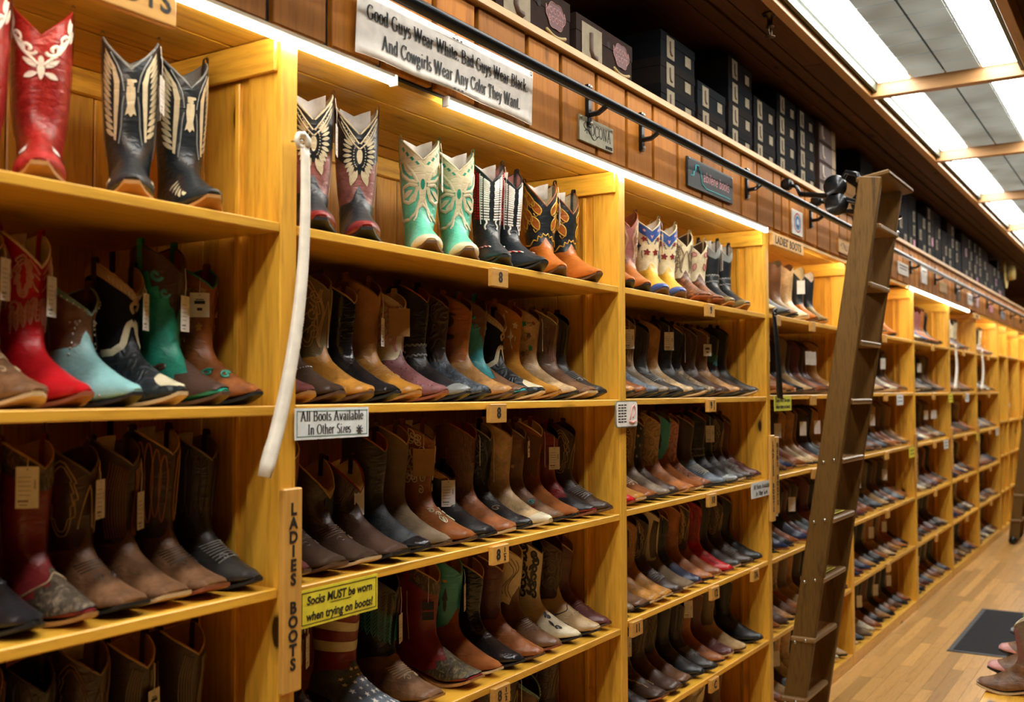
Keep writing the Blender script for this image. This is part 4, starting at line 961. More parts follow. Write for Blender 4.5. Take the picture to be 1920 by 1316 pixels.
 'whiteov': ('white swirl overlay boot with black trim', dict(sh='white', va='slate', vkind='ostrich', lin='white', pipe='black', so='black', H=.315, fat=.95, deco=[D_rows('black', 4, .003)])),
 'brscroll': ('grey brown boot with pale scroll stitching', dict(sh='brown', va='taupe', vkind='distress', lin='taupe', so='black', H=.325, fat=.95, deco=[D_scroll('sand', .0022, 3), D_rows('sand', 4)])),
 'bronze': ('shiny bronze crinkled boot', dict(sh='tan', kind='distress', va='sand', vkind='distress', lin='dkbrown', so='black', H=.32, fat=.95)),
 'bkplain': ('tall plain black boot', dict(sh='black', va='charcoal', vkind='distress', lin='charcoal', so='pale', H=.325, fat=.92)),
 'bktaupe': ('black boot with a pale patterned foot', dict(sh='ink', va='sand', vkind='snake', so='black', H=.315, fat=.88)),
 'brtall': ('smooth mid brown tall boot', dict(sh='brown', va='tan', vkind='distress', so='black', H=.31, fat=.9)),
 'bkturq': ('black boot with turquoise stitching', dict(sh='black', va='dkbrown', lin='black', so='black', toe='square', H=.305, fat=.9, deco=[D_zig('turq', 5)])),
 'flagst': ('tan boot with a striped flag shaft', dict(sh='white', va='cognac', so='black', toe='square', H=.31, fat=.92, deco=[D_rows('red', 4, .004), D_bugs('bone', 6)])),
 'starnavy': ('black boot with a column of white stars', dict(sh='ink', va='choc', so='black', H=.32, fat=.9, deco=[D_stars('sand')])),
 'tantool': ('tan boot with fine tooled scrolls', dict(sh='sand', kind='tooled', va='caramel', vkind='distress', so='tan', toe='square', H=.325, fat=.95)),
 'whitetool': ('pale grey tooled boot on a brown foot', dict(sh='rose', kind='tooled', va='cognac', so='black', toe='square', H=.315, fat=.9)),
 'slatebug': ('grey blue boot with a ribbed toe', dict(sh='dkbrown', va='slate', vkind='distress', so='black', H=.305, fat=.88, deco=[D_bugs('bone', 8)])),
 'redwhole': ('glossy bright red boot', dict(sh='crimson', kind='smooth', lin='oxblood', so='red', H=.32, fat=.92, deco=[D_flame('oxblood', None, 3), D_baroque('red')])),
 'honeysq': ('honey coloured square-toed work boot', dict(sh='tan', va='honey', vkind='distress', lin='brown', so='pale', toe='square', H=.315, fat=.95, deco=[D_flame('sand', None, 2)])),
 'butterov': ('pale boot with wavy butterfly overlay', dict(sh='bone', va='taupe', vkind='suede', lin='taupe', so='pale', toe='square', H=.325, fat=.95, deco=[D_rows('choc', 6, .0026)])),
 'bluefoot': ('blue black pointed boot', dict(sh='black', va='navy', vkind='smooth', so='red', H=.305, fat=.9)),
 'goldfl': ('cognac boot with gold flame stitching on black', dict(sh='dkbrown', va='cognac', so='tan', H=.32, fat=.92, deco=[D_flame('gold', None, 3, .003)])),
 'swirlfoot': ('dark brown boot with a large cream swirl on the foot', dict(sh='dkbrown', so='red', toe='square', H=.30, fat=.95, deco=[mir([('l', 'sand', .003, spiral(1.2, .05, .03, 1.6)), ('l', 'sand', .003, [(.7+.15*(i % 2), .05+.05*i) for i in range(8)]), ('l', 'sand', .003, [(1.3-.08*i, -.2-.06*i+(.06 if i % 2 else 0)) for i in range(11)])])])),
 'brsq': ('polished brown square-toed boot', dict(sh='dkbrown', va='brown', so='black', toe='square', H=.32, fat=.95, deco=[D_flame('olive', None, 2), D_bugs('mauve', 5)])),
 'camel': ('camel brown marbled boot with a squared tip', dict(sh='caramel', kind='distress', so='black', H=.325, fat=.95)),
 'sandrough': ('sand suede round-toed boot', dict(sh='taupe', va='sand', vkind='suede', so='brown', toe='round', H=.325, fat=.9)),
 'bklong': ('black polished pointed boot', dict(sh='black', va='ink', so='black', H=.31, fat=.9)),
 'plum': ('dark plum polished boot', dict(sh='burg', va='burg', so='pale', toe='round', H=.30, fat=.88)),
 'pinkgreen': ('green boot with brown and pink toe', dict(sh='mint', va='brown', vkind='smooth', so='black', toe='square', H=.29, tip='rose')),
 'silversnake': ('silver grey snakeskin boot', dict(sh='grey', kind='snake', so='black', toe='square', H=.29)),
}
BOOTS = []
BASE = {}
ORD = ['first', 'second', 'third', 'fourth', 'fifth', 'sixth', 'seventh', 'eighth', 'ninth', 'tenth', 'eleventh', 'twelfth', 'thirteenth', 'fourteenth', 'fifteenth', 'sixteenth']
SHELFN = ['top shelf', 'second shelf', 'third shelf', 'fourth shelf', 'fifth shelf', 'bottom shelf']
SHORT = ['', 'eagle boot bay', 'banner bay', 'neon-sign bay', "ladies' boots bay", 'bay behind the ladder', 'first bay past the ladder']
def label_fit(desc, where):
    n = 16-len(where.split()); d = desc.split()
    if len(d) > n:
        d = d[:n]
        while d and d[-1] in ('a', 'an', 'and', 'with', 'on', 'of', 'the', 'in', 'across', 'by', 'dark', 'pale', 'small', 'white', 'cream', 'wavy', 'tooled', 'red', 'hung', 'two', 'one'): d.pop()
    return ' '.join(d).rstrip(',')+', '+where
def place(name, x, y, z, th, where, grp, tk=None, ta=-.95, th_=.86):
    if name not in BASE:
        d, kw = SPEC[name]; build_boot(name, **kw); root, S, _ = PROTO[name]
        BASE[name] = list(root.children); r = root
    else:
        root, S, _ = PROTO[name]; r = root.copy(); COL.objects.link(r)
        for ch in BASE[name]:
            c = ch.copy(); COL.objects.link(c); c.parent = r
    r.location = (x, y, z); r.rotation_euler = (0, 0, math.atan2(-math.cos(th), -math.sin(th)))
    tag(r, label_fit(SPEC[name][0], where), 'boot', grp)
    if tk: hang_tag(r, S, ta, th_, tk)
    BOOTS.append(r); return r
YTOE = 1.572
def halfw(name):
    kw = SPEC[name][1]; return max(.0565*kw.get('fat', 1.)+.003, KW[kw.get('toe', 'snip')][9]+.0055)
def spread(xs, hw, lo, hi):
    """keep every boot near its place while none cuts into its neighbour or the posts"""
    k = min(.92, (hi-lo)/(2*sum(hw)*1.015)); h = [q*k*1.01 for q in hw]; xs = list(xs)
    for _ in range(400):
        for i in range(len(xs)-1):
            d = h[i]+h[i+1]-(xs[i+1]-xs[i])
            if d > 0: xs[i] -= d/2; xs[i+1] += d/2
        xs = [min(max(x, lo+q), hi-q) for x, q in zip(xs, h)]
    return xs, k
def zfit(b, s, H):
    top = ZTOP+.003 if s == 0 else zs(b)[s-1]-.021
    return min(1., (top-zs(b)[s]-.006)/(H+.022))
def row(b, s, items, toe=True, y0=None):
    z = zs(b)[s]; rr = random.Random(b*10+s)
    ky = 1.
    if toe:
        xs, ky = spread([it[0]*.975 for it in items], [halfw(it[1]) for it in items], POST[b-1]+.004 if b > 1 else .985, POST[b]-PW-.004)
        items = [(x, it[1], 0)+tuple(it[3:]) for x, it in zip(xs, items)]
    for i, it in enumerate(items):
        x, name, deg = it[:3]; tk = it[3] if len(it) > 3 else None; dy = it[4] if len(it) > 4 else 0.
        th = math.radians(deg)
        if toe:
            tx, ty = x, (y0 or YTOE)+dy+rr.uniform(0, .02)
            px, py = tx+math.sin(th)*.145, ty+math.cos(th)*.145
        else: px, py = x, (y0 or 1.72)+dy
        where = f'{ORD[i]} along the {SHELFN[s]}, {SHORT[b]}'
        place(name, px, py, z, th, where, f'boots on the {SHELFN[s]} of the {SHORT[b]}', tk, rr.choice([-.6, -.4, .25, .35, .4]) if toe else (-1.25 if i % 2 else 1.25), rr.uniform(.5, .9) if toe else .70)
        BOOTS[-1].scale = (1, ky, zfit(b, s, SPEC[name][1].get('H', .32)))
row(1, 0, [(.985, 'redscroll', 35), (1.112, 'redscroll', 33), (1.305, 'eagle', 36, 1), (1.452, 'eagle', 22, 1)], False, 1.71)
row(1, 1, [(1.080, 'brstitch', -4, 1), (1.175, 'crimson', -4, 1), (1.290, 'turqstud', -6), (1.368, 'blackcream', -4, 1), (1.462, 'greenyoke', -4, 1), (1.562, 'brflower', -6, 'card')])
row(1, 2, [(1.067, 'blackround', 0), (1.174, 'redsnake', 0, 1), (1.284, 'brflame', 0, 1), (1.390, 'brrows', 0, 1), (1.480, 'feather', 0), (1.582, 'blackbug', -3)])
row(1, 3, [(1.07, 'darkplain', 0), (1.18, 'blackcharc', 0), (1.29, 'darkplain', 0), (1.40, 'darkswirl', 0, 'card'), (1.53, 'darkswirl', 0)])
row(2, 0, [(1.80, 'oval', 40, 1), (1.965, 'oval', 42), (2.225, 'mint', 44, 1), (2.395, 'mint', 44), (2.565, 'weave', 42, 1), (2.70, 'weave', 22), (2.885, 'flameor', 40, 1), (3.06, 'flameor', 24, 1)], False, 1.69)
row(2, 1, [(1.713, 'plumround', 0), (1.842, 'laceup', 0), (1.955, 'honeyst', 0), (2.045, 'blackmid', 0), (2.143, 'honeytall', 0, 1), (2.247, 'whitescroll', 0, 'kraft'), (2.353, 'harness', 0), (2.455, 'blacktool', 0), (2.545, 'cowboyart', 0), (2.650, 'turqyoke', 0), (2.748, 'blackcream', 0), (2.845, 'birdinlay', 0), (2.965, 'sandflower', 0, 1), (3.075, 'sandrows', 0), (3.168, 'blackcharc', -4)])
row(2, 2, [(1.705, 'burg', 0), (1.807, 'brwing', 0), (1.910, 'shortdark', 0, 'black'), (2.018, 'shortred', 0, 1), (2.110, 'blackhair', 0), (2.205, 'taupesuede', 0), (2.323, 'butterfly', 0, 'kraft'), (2.435, 'goldcuff', 0, 1), (2.555, 'zebrabr', 0, 1), (2.660, 'blackscr', 0, 1), (2.765, 'pewter', 0), (2.855, 'sunflower', 0, 'card'), (2.965, 'fringe', 0, 'card'), (3.075, 'redblack', 0, 1), (3.175, 'scallop', -4)])
row(2, 3, [(1.71, 'darkswirl', 0), (1.833, 'blackflame', 0, 1), (2.045, 'flag', 0), (2.20, 'zig', 0, 1), (2.40, 'redsnake2', 0, 'navy'), (2.53, 'cactus', 0, 1), (2.62, 'blackshine', 0), (2.72, 'cognac', 0), (2.85, 'boneover', 0), (2.985, 'baroque', 0), (3.11, 'tanwing', 0), (3.2, 'burg', 0)])
row(2, 4, [(2.10, 'darkplain', 0), (2.26, 'blackcharc', 0), (2.42, 'brscroll', 0), (2.56, 'blackcream', 0, 1), (2.69, 'redsnake', 0), (2.81, 'scallop', 0, 1), (2.95, 'turqstud', 0), (3.10, 'darkplain', 0)])
row(3, 0, [(3.365, 'dusty', 38), (3.51, 'dusty', 40, 1), (3.70, 'swallow', 46, 1), (3.865, 'swallow', 46), (4.045, 'creamst', 36), (4.20, 'wineboot', 40), (4.37, 'greyharness', 40, 1), (4.535, 'greyharness', 34)], False, 1.69)
row(3, 1, [(3.33, 'brtall', 0), (3.43, 'cognac', 0), (3.54, 'whiteov', 0), (3.67, 'brscroll', 0, 1), (3.81, 'blackcharc', 0), (3.94, 'bronze', 0), (4.06, 'bkplain', 0, 1), (4.20, 'bktaupe', 0, 1), (4.33, 'darkplain', 0), (4.47, 'brtall', 0, 'card'), (4.61, 'bkturq', 0), (4.745, 'bkplain', -4)])
row(3, 2, [(3.345, 'redwhole', 0), (3.455, 'honeysq', 0), (3.57, 'flagst', 0), (3.68, 'brscroll', 0), (3.79, 'starnavy', 0), (3.91, 'tantool', 0), (4.03, 'cactus', 0), (4.145, 'whitetool', 0), (4.28, 'slatebug', 0), (4.41, 'harness', 0), (4.53, 'bkplain', 0, 1), (4.64, 'scallop', 0), (4.77, 'burg', -3)])
row(3, 3, [(3.35, 'brscroll', 0), (3.47, 'brsq', 0), (3.58, 'honeysq', 0, 'black'), (3.69, 'honeysq', 0, 'black'), (3.80, 'scallop', 0), (3.91, 'butterov', 0, 'navy'), (4.02, 'bluefoot', 0), (4.12, 'camel', 0, 1), (4.24, 'goldfl', 0), (4.36, 'redwhole', 0), (4.49, 'bkplain', 0), (4.61, 'scallop', 0), (4.75, 'bklong', -3, 1)])
row(3, 4, [(3.36, 'brscroll', 0, 1), (3.50, 'blackround', 0), (3.65, 'swirlfoot', 0, 1), (3.78, 'darkplain', 0), (3.90, 'brsq', 0), (4.03, 'bklong', 0), (4.14, 'blackcharc', 0), (4.27, 'camel', 0, 1), (4.40, 'plum', 0), (4.52, 'sandrough', 0), (4.73, 'bklong', -3)])
row(3, 5, [(3.75, 'brscroll', 0), (3.95, 'boneover', 0), (4.15, 'darkplain', 0), (4.40, 'boneover', 0), (4.62, 'brtall', 0)])

# far bays: light single-mesh boots
FARM = {}
def far_data(name, res=(14, 16)):
    d, kw = SPEC[name]; S = Shape(kw.get('H', .32), kw.get('toe', 'snip'), kw.get('dip', .05), kw.get('bdip', .03), kw.get('fat', 1.)*.95)
    ns, na = res; A = np.linspace(-PI, PI, na, endpoint=False); T = np.linspace(0, 1, ns)
    V, Fc = grid(S.S(T[:, None].repeat(na, 1), A[None, :].repeat(ns, 0))); Fc.append(tuple((ns-1)*na+k for k in range(na)))
    mi = [0 if (T[i//na] < .55) else 1 for i in range((ns-1)*na)]+[1]
    parts = [(V, Fc)]
    V2, F2 = grid(S.S(np.linspace(0, .35, 4)[:, None].repeat(na, 1), A[None, :].repeat(4, 0), -.003), True, True); F2.append(tuple(3*na+k for k in range(na))); parts.append((V2, F2)); mi += [2]*len(F2)
    us = np.linspace(0, 1, 9); hw = np.array([.02, .036, .032, .034, .043, .044, .034, .024, .012])*(1.15 if kw.get('toe') == 'square' else 1); zz = np.array([.038, .036, .026, .012, .002, .002, .008, .013, .017]); X = us*(S.toeL+.004)-.149
    rows = [[(X[i], -hw[i], zz[i]), (X[i], -hw[i], zz[i]+.008), (X[i], hw[i], zz[i]+.008), (X[i], hw[i], zz[i])] for i in range(9)]
    V3, F3 = grid(np.array(rows)); F3 = [f[::-1] for f in F3]; F3 += [(0, 1, 2, 3), (35, 34, 33, 32)]; parts.append((V3, F3)); mi += [3]*len(F3)
    hb = [(x, y, z) for z, s in ((.037, 0), (0, .008)) for x, y in ((-.145+s, -.03), (-.08-s*.3, -.033), (-.08-s*.3, .033), (-.145+s, .03))]
    parts.append((hb, [(0, 1, 5, 4), (1, 2, 6, 5), (2, 3, 7, 6), (3, 0, 4, 7), (4, 5, 6, 7)])); mi += [3]*5
    V, Fc = merge(parts)
    vk = kw.get('vkind') or kw.get('kind', 'smooth')
    return V, Fc, mi, [leather(kw['sh'], kw.get('kind', 'smooth')), leather(kw.get('tip') or kw.get('va') or kw['sh'], vk), leather(kw.get('lin', 'sand')), sole_mats(kw.get('so', 'brown'))]
FARLOW = ['brtall', 'darkplain', 'brsq', 'honeysq', 'bklong', 'scallop', 'plum', 'sandrough', 'camel', 'brscroll', 'bkplain', 'slatebug', 'taupesuede', 'cognac', 'blackround', 'bluefoot', 'goldfl', 'burg', 'tantool', 'bronze', 'pewter', 'zebrabr']
FARTOP = ['creamst', 'dusty', 'whiteov', 'bronze', 'greyharness', 'mint', 'whitescroll', 'pewter', 'butterov', 'bktaupe']
def far_mesh(name):
    if name not in FARM:
        V, Fc, mi, mm = far_data(name); me = bpy.data.meshes.new('far_boot'); me.from_pydata(V, [], Fc)
        for q in mm: me.materials.append(q)
        me.polygons.foreach_set('material_index', mi); me.polygons.foreach_set('use_smooth', [x < 3 for x in mi]); me.update(); FARM[name] = me
    return FARM[name]
TAGFAR = box_mesh('price_tag', .042, .0012, .074, WHITE, 0)
rfar = random.Random(21)
stuffp = []
FIX = {(4, 0): [('mint', 25), ('whiteov', 25), ('brscroll', 35), ('pewter', 35), ('flameor', 40), ('greyharness', 40)], (5, 0): [('bkplain', 30), ('blackcharc', 30), ('dusty', 35), ('greyharness', 42), ('dusty', 42)],
       (6, 0): [('mint', 30), ('mint', 30), ('whiteov', 30), ('swallow', 30), ('dusty', 30), ('dusty', 30), ('camel', 26), ('blackshine', 26)]}
for b in range(4, 9):
    xl, xr = POST[b-1]+.06, POST[b]-PW-.06
    for s in range(6):
        if s == 0: items = FIX.get((b, 0)) or [(rfar.choice(FARTOP), 30) for _ in range(6)]
        else: items = [(rfar.choice(FARLOW), rfar.uniform(-4, 4)) for _ in range({4: 11, 5: 12}.get(b, 10))]
        n = len(items); span = xr-xl; hi = (span-.10)/span if s == 0 else 1.
        XS, ky = spread([xl+span*(i+.5)/n+rfar.uniform(-.02, .02) for i in range(n)], [halfw(q[0]) for q in items], xl-.05, xr+.05) if s else (None, 1.)
        if s: items = [(q[0], 0.) for q in items]
        for i, (nm, deg) in enumerate(items):
            x = XS[i] if s else xl+.02+(span-.14)*(i+.3)/n; th = math.radians(deg)
            if s == 0: px, py = x, 1.70
            else: px, py = x+math.sin(th)*.145, YTOE+.145+rfar.uniform(0, .03)
            kz = zfit(b, s, SPEC[nm][1].get('H', .32)); z = zs(b)[s]+.0015; rz = math.atan2(-math.cos(th), -math.sin(th))
            if b <= 6:
                o = link(bpy.data.objects.new('cowboy_boot', far_mesh(nm))); o.location = (px, py, z); o.rotation_euler.z = rz; o.scale = (1, ky, kz)
                tag(o, label_fit(SPEC[nm][0], f'{ORD[i]} along the {SHELFN[s]}, {SHORT[b]}'), 'boot', f'boots on the {SHELFN[s]} of the {SHORT[b]}'); BOOTS.append(o)
                if rfar.random() < (.3 if b == 4 else .15):
                    tg = link(bpy.data.objects.new('price_tag', TAGFAR), o); tg.location = (.062, -.040, .20); tg.rotation_euler.z = .9
            else: stuffp.append((nm, px, py, z, rz, ky, kz))
# the small boots far along the aisle, joined
mats = []; Vs = []; Fs = []; Ms = []
FD = {}
for nm, px, py, z, rz, ky, kz in stuffp:
    if nm not in FD: FD[nm] = far_data(nm, (10, 10))
    V, Fc, mi, mm = FD[nm]; c, s_ = math.cos(rz), math.sin(rz); b0 = len(Vs)
    Vs += [(px+x*c-y*ky*s_, py+x*s_+y*ky*c, z+zz*kz) for x, y, zz in V]; Fs += [tuple(q+b0 for q in f) for f in Fc]
    ix = []
    for q in mm:
        if q not in mats: mats.append(q)
        ix.append(mats.index(q))
    Ms += [ix[q] for q in mi]
o = mesh_obj('distant_boots', Vs, Fs, None, None, True, mats, Ms)
tag(o, 'many small cowboy boots crowding the farther shelves past the ladder', 'boots', None, 'stuff')

# ------------------------------------------------------------------ drawn lettering: pen strokes with thick stems and thin hairlines
def arc(cx, cy, rx, ry, a0, a1, n=14): return [(cx+rx*math.cos(math.radians(a0+(a1-a0)*i/n)), cy+ry*math.sin(math.radians(a0+(a1-a0)*i/n))) for i in range(n+1)]
def ser(x, y, w_=.13): return [(x-w_/2, y), (x+w_/2, y)]
G = {  # glyph: (advance, strokes, serifs)
 'o': (.46, [arc(.23, .24, .17, .23, 90, 450)], []), 'e': (.42, [[(.06, .26), (.36, .26)]+arc(.22, .24, .15, .22, 5, 330)], []), 'c': (.40, [arc(.22, .24, .15, .22, 45, 320)], []),
 'd': (.50, [arc(.21, .24, .15, .22, 90, 450), [(.37, .72), (.37, .0)]], [(.33, .72, .1), (.41, 0, .1)]), 'b': (.50, [arc(.27, .24, .15, .22, 90, 450), [(.11, .72), (.11, 0)]], [(.08, .72, .1)]),
 'a': (.46, [arc(.2, .33, .12, .13, 150, 10)+[(.32, .3), (.32, .02), (.4, .0)], arc(.2, .12, .12, .12, 60, 330)], []), 'u': (.52, [[(.11, .46), (.11, .14)]+arc(.23, .13, .12, .13, 180, 330), [(.38, .46), (.38, 0)]], [(.08, .46, .12), (.35, .46, .12), (.42, 0, .1)]),
 'n': (.54, [[(.12, .46), (.12, 0)], [(.12, .32)]+arc(.27, .32, .13, .14, 150, 0)+[(.40, .0)]], [(.08, .46, .1), (.12, 0, .17), (.41, 0, .17)]), 'h': (.54, [[(.12, .72), (.12, 0)], [(.12, .32)]+arc(.27, .32, .13, .14, 150, 0)+[(.40, .0)]], [(.08, .72, .1), (.12, 0, .17), (.41, 0, .17)]),
 'r': (.38, [[(.12, .46), (.12, 0)], [(.12, .3), (.2, .43), (.30, .45), (.32, .40)]], [(.08, .46, .1), (.12, 0, .18)]), 's': (.36, [arc(.18, .35, .11, .11, 40, 250, 8)+arc(.18, .12, .12, .12, 80, -150, 10)], []),
 'i': (.25, [[(.12, .46), (.12, 0)], [(.12, .62), (.12, .68)]], [(.09, .46, .1), (.12, 0, .17)]), 'l': (.25, [[(.12, .72), (.12, 0)]], [(.09, .72, .1), (.12, 0, .17)]), 't': (.30, [[(.13, .62), (.13, .08), (.19, .01), (.27, .05)]], [(.14, .46, .22)]),
 'k': (.52, [[(.12, .72), (.12, 0)], [(.36, .44), (.14, .2)], [(.2, .27), (.40, .0)]], [(.09, .72, .1), (.12, 0, .17), (.37, .45, .15), (.42, 0, .15)]), 'y': (.48, [[(.08, .46), (.25, .04)], [(.40, .46), (.2, -.14), (.1, -.19), (.06, -.14)]], [(.08, .46, .15), (.40, .46, .14)]),
 'w': (.68, [[(.08, .46), (.21, .0)], [(.34, .44), (.21, .0)], [(.34, .46), (.47, .0)], [(.6, .46), (.47, 0)]], [(.08, .46, .15), (.34, .46, .14), (.6, .46, .13)]), 'v': (.48, [[(.08, .46), (.24, .0)], [(.40, .46), (.24, 0)]], [(.08, .46, .15), (.40, .46, .14)]),
 'g': (.46, [arc(.2, .32, .12, .13, 90, 450), arc(.2, -.08, .16, .1, 90, 450), [(.14, .2), (.1, .12), (.2, .05)], [(.28, .42), (.4, .45)]], []), 'z': (.42, [[(.08, .45), (.33, .45), (.08, .01), (.35, .01)]], []), 'p': (.5, [arc(.27, .24, .15, .22, 90, 450), [(.11, .46), (.11, -.2)]], [(.08, .46, .1), (.11, -.2, .17)]),
 'G': (.70, [arc(.36, .35, .28, .34, 45, 335), [(.56, .3), (.56, .06)]], [(.56, .31, .22)]), 'W': (.94, [[(.08, .7), (.27, .0)], [(.46, .68), (.27, 0)], [(.44, .7), (.64, 0)], [(.84, .7), (.64, 0)]], [(.08, .7, .2), (.45, .7, .18), (.84, .7, .18)]),
 'B': (.62, [[(.14, .7), (.14, 0)], [(.14, .7), (.3, .7)]+arc(.3, .53, .17, .17, 90, -90, 8)+[(.14, .36)], [(.3, .36)]+arc(.31, .18, .2, .18, 90, -90, 8)+[(.14, 0)]], [(.1, .7, .1), (.1, 0, .1)]), 'A': (.68, [[(.33, .72), (.1, 0)], [(.33, .72), (.56, 0)], [(.18, .25), (.48, .25)]], [(.1, 0, .2), (.57, 0, .2)]),
 'C': (.66, [arc(.36, .35, .28, .34, 40, 320), [(.57, .7), (.57, .52)]], []), 'T': (.62, [[(.3, .7), (.3, 0)], [(.06, .55), (.06, .7), (.54, .7), (.54, .55)]], [(.3, 0, .2)]), 'I': (.34, [[(.17, .7), (.17, 0)]], [(.17, .7, .22), (.17, 0, .22)]), 'O': (.72, [arc(.36, .35, .28, .34, 90, 450, 20)], []),
 'S': (.52, [arc(.26, .53, .16, .165, 40, 255, 10)+arc(.26, .18, .18, .18, 85, -150, 12)], []), 'N': (.72, [[(.14, .7), (.14, 0)], [(.12, .7), (.56, 0)], [(.56, .7), (.56, 0)]], [(.08, .7, .14), (.14, 0, .18), (.56, .7, .18)]), 'L': (.56, [[(.14, .7), (.14, 0), (.46, 0), (.48, .15)]], [(.14, .7, .2)]),
 '.': (.22, [[(.1, .0), (.1, .07)]], []), ' ': (.28, [], []), "'": (.2, [[(.1, .7), (.09, .56)]], [])}
def strokes(txt, size, thick=.10, thin=.025, slant=0., serif=True, track=0.):
    parts = []; x = 0
    for ch in txt:
        adv, ss, sf = G[ch]
        allp = [(p, False) for p in ss]+([(ser(a, b, c), True) for a, b, c in sf] if serif else [])
        for p, sfx in allp:
            P = np.array(p, float); D = np.gradient(P, axis=0); n = np.linalg.norm(D, axis=1)+1e-9
            wd = thin+(thick-thin)*(np.abs(D[:, 1])/n)**1.5
            if sfx: wd = np.full(len(P), max(thin, .03))
            B = np.stack([-D[:, 1], D[:, 0]], 1)/n[:, None]
            L = P+B*wd[:, None]/2; Rr = P-B*wd[:, None]/2; V = []
            for q in np.concatenate([L, Rr]): V.append(((x+q[0]+slant*q[1])*size, q[1]*size, 0))
            k = len(P); parts.append((V, [(i, i+1, k+i+1, k+i) for i in range(k-1)]))
        x += adv+track
    return parts, x*size
def pen_text(name, txt, size, mat, parent, M, center=True, fit=None, **kw):
    parts, wd = strokes(txt, size, **kw); V, Fc = merge(parts); sx = (fit/wd) if fit else 1
    o = mesh_obj(name, [((v[0]-(wd/2 if center else 0))*sx, v[1], v[2]) for v in V], Fc, mat, parent); o.matrix_local = M; return o

# banner: a sagging cloth sheet, curling a little at its lower edge
bn = empty('banner', (2.175, YF-.02, 2.45), 'long white cloth banner of black serif lettering above the shelves', 'banner')
bw, bh = .775, .155
def cloth_y(u, v): return -.008-.009*math.sin(PI*u)*v-.002*math.sin(u*14)*v-.003*math.cos(v*PI)
P = []
for j in range(9):
    v = j/8; r_ = []
    for i in range(33):
        u = i/32; sag = -.012*math.sin(PI*u)*(v < .99)*.6+.004*math.sin(u*17)*v
        r_.append((-bw/2+bw*u, cloth_y(u, v), (.5-v)*bh+sag*.5))
    P.append(r_)
V, Fc = grid(np.array(P), False); o = mesh_obj('cloth', V, Fc, plain('banner_cloth', 'ece6dc', .75, spec=.2), bn, True); sd = o.modifiers.new('t', 'SOLIDIFY'); sd.thickness = .0012
def curve_on_banner(o, M):
    Mi = M.inverted()
    for v in o.data.vertices:
        p = M @ v.co; u = (p.x+bw/2)/bw; q = .5-p.z/bh
        v.co = Mi @ Vector((p.x, cloth_y(u, q)-.0022, p.z-.004*math.sin(PI*u)))
for txt, z, f, x in (('Good Guys Wear White. Bad Guys Wear Black.', .018, .715, 0), ('And Cowgirls Wear Any Color They Want.', -.040, .620, .008)):
    M = wallM(x, -.01, z-.008); curve_on_banner(pen_text('lettering', txt, .0475, INK, bn, M, fit=f, thick=.17, thin=.05), M)
for z in (.0645, -.067):
    V = []; Fc = []
    for i in range(12):
        x0 = -.10+.0165*i; hh = .0022 if 4 < i < 8 else .0007; n = len(V); V += [(x0, -hh, 0), (x0+(.010 if 4 < i < 8 else .0165), -hh, 0), (x0+(.010 if 4 < i < 8 else .0165), hh, 0), (x0, hh, 0)]; Fc.append((n, n+1, n+2, n+3))
    M = wallM(0, -.01, z); o = mesh_obj('ornament', V, Fc, INK, bn); o.matrix_local = M; curve_on_banner(o, M)
for x, z in ((-bw/2+.012, bh/2-.008), (0, bh/2-.010), (bw/2-.010, bh/2-.008)): lathe('grommet', [(.003, -.001), (.007, -.002), (.007, .002), (.003, .002)], plain('grommet', '6a6458', .4, .8), bn, 10, 'y', (x, -.010, z))

# metal plaque
pq = empty('brand_plaque', (2.985, YF-.016, 2.435), 'small brushed metal plaque with black script lettering on the fascia', 'plaque')
box('plate', -.118, .118, -.004, .004, -.041, .041, plain('brass_plate', 'a09a80', .45, .5), pq, .001)
pen_text('lettering', 'NOCONA', .052, INK, pq, wallM(.012, -.0048, -.012), fit=.175, thick=.10, thin=.035)
tube('flourish', [(-.085+.012*i, -.005, .012*math.sin(i*.9)-.008-.001*i) for i in range(10)], .0010, INK, pq, 4)
tube('flourish', [(-.06+.03*math.cos(q), -.005, .012+.014*math.sin(q)) for q in np.linspace(1, 5.4, 14)], .0009, INK, pq, 4)
text_mesh('lettering', 'BOOTS', .014, INK, pq, wallM(.085, -.0048, -.031), offset=.0003)
for x in (-.108, .108):
    lathe('screw', [(.0045, -.003), (.003, -.005)], STEEL, pq, 8, 'y', (x, -.002, .033))

# black sign with neon-coloured drawing
ab = empty('hanging_sign', (3.985, YF-.018, 2.452), 'black board sign with pink script and a cyan mesa outline', 'sign')
box('board', -.245, .245, -.005, .005, -.058, .058, plain('black_board', '26282a', .5), ab, .001)
CY = plain('cyan_paint', '4fd0e0', .5); PK = plain('pink_paint', 'f0a4aa', .5)
tube('mesa_outline', [(x, -.0055, z) for x, z in ((-.22, -.012), (-.19, -.01), (-.185, .008), (-.17, .010), (-.165, .036), (-.135, .036), (-.13, .020), (-.118, .018), (-.105, -.028), (-.06, -.042), (.215, -.042))], .0024, CY, ab, 5)
pen_text('lettering', 'abilene boots', .056, PK, ab, wallM(.055, -.0058, -.016), fit=.29, thick=.085, thin=.07, slant=.18, serif=False)
for x in (-.235, .235): lathe('screw', [(.004, -.004), (.003, -.006)], STEEL, ab, 8, 'y', (x, -.002, .05))

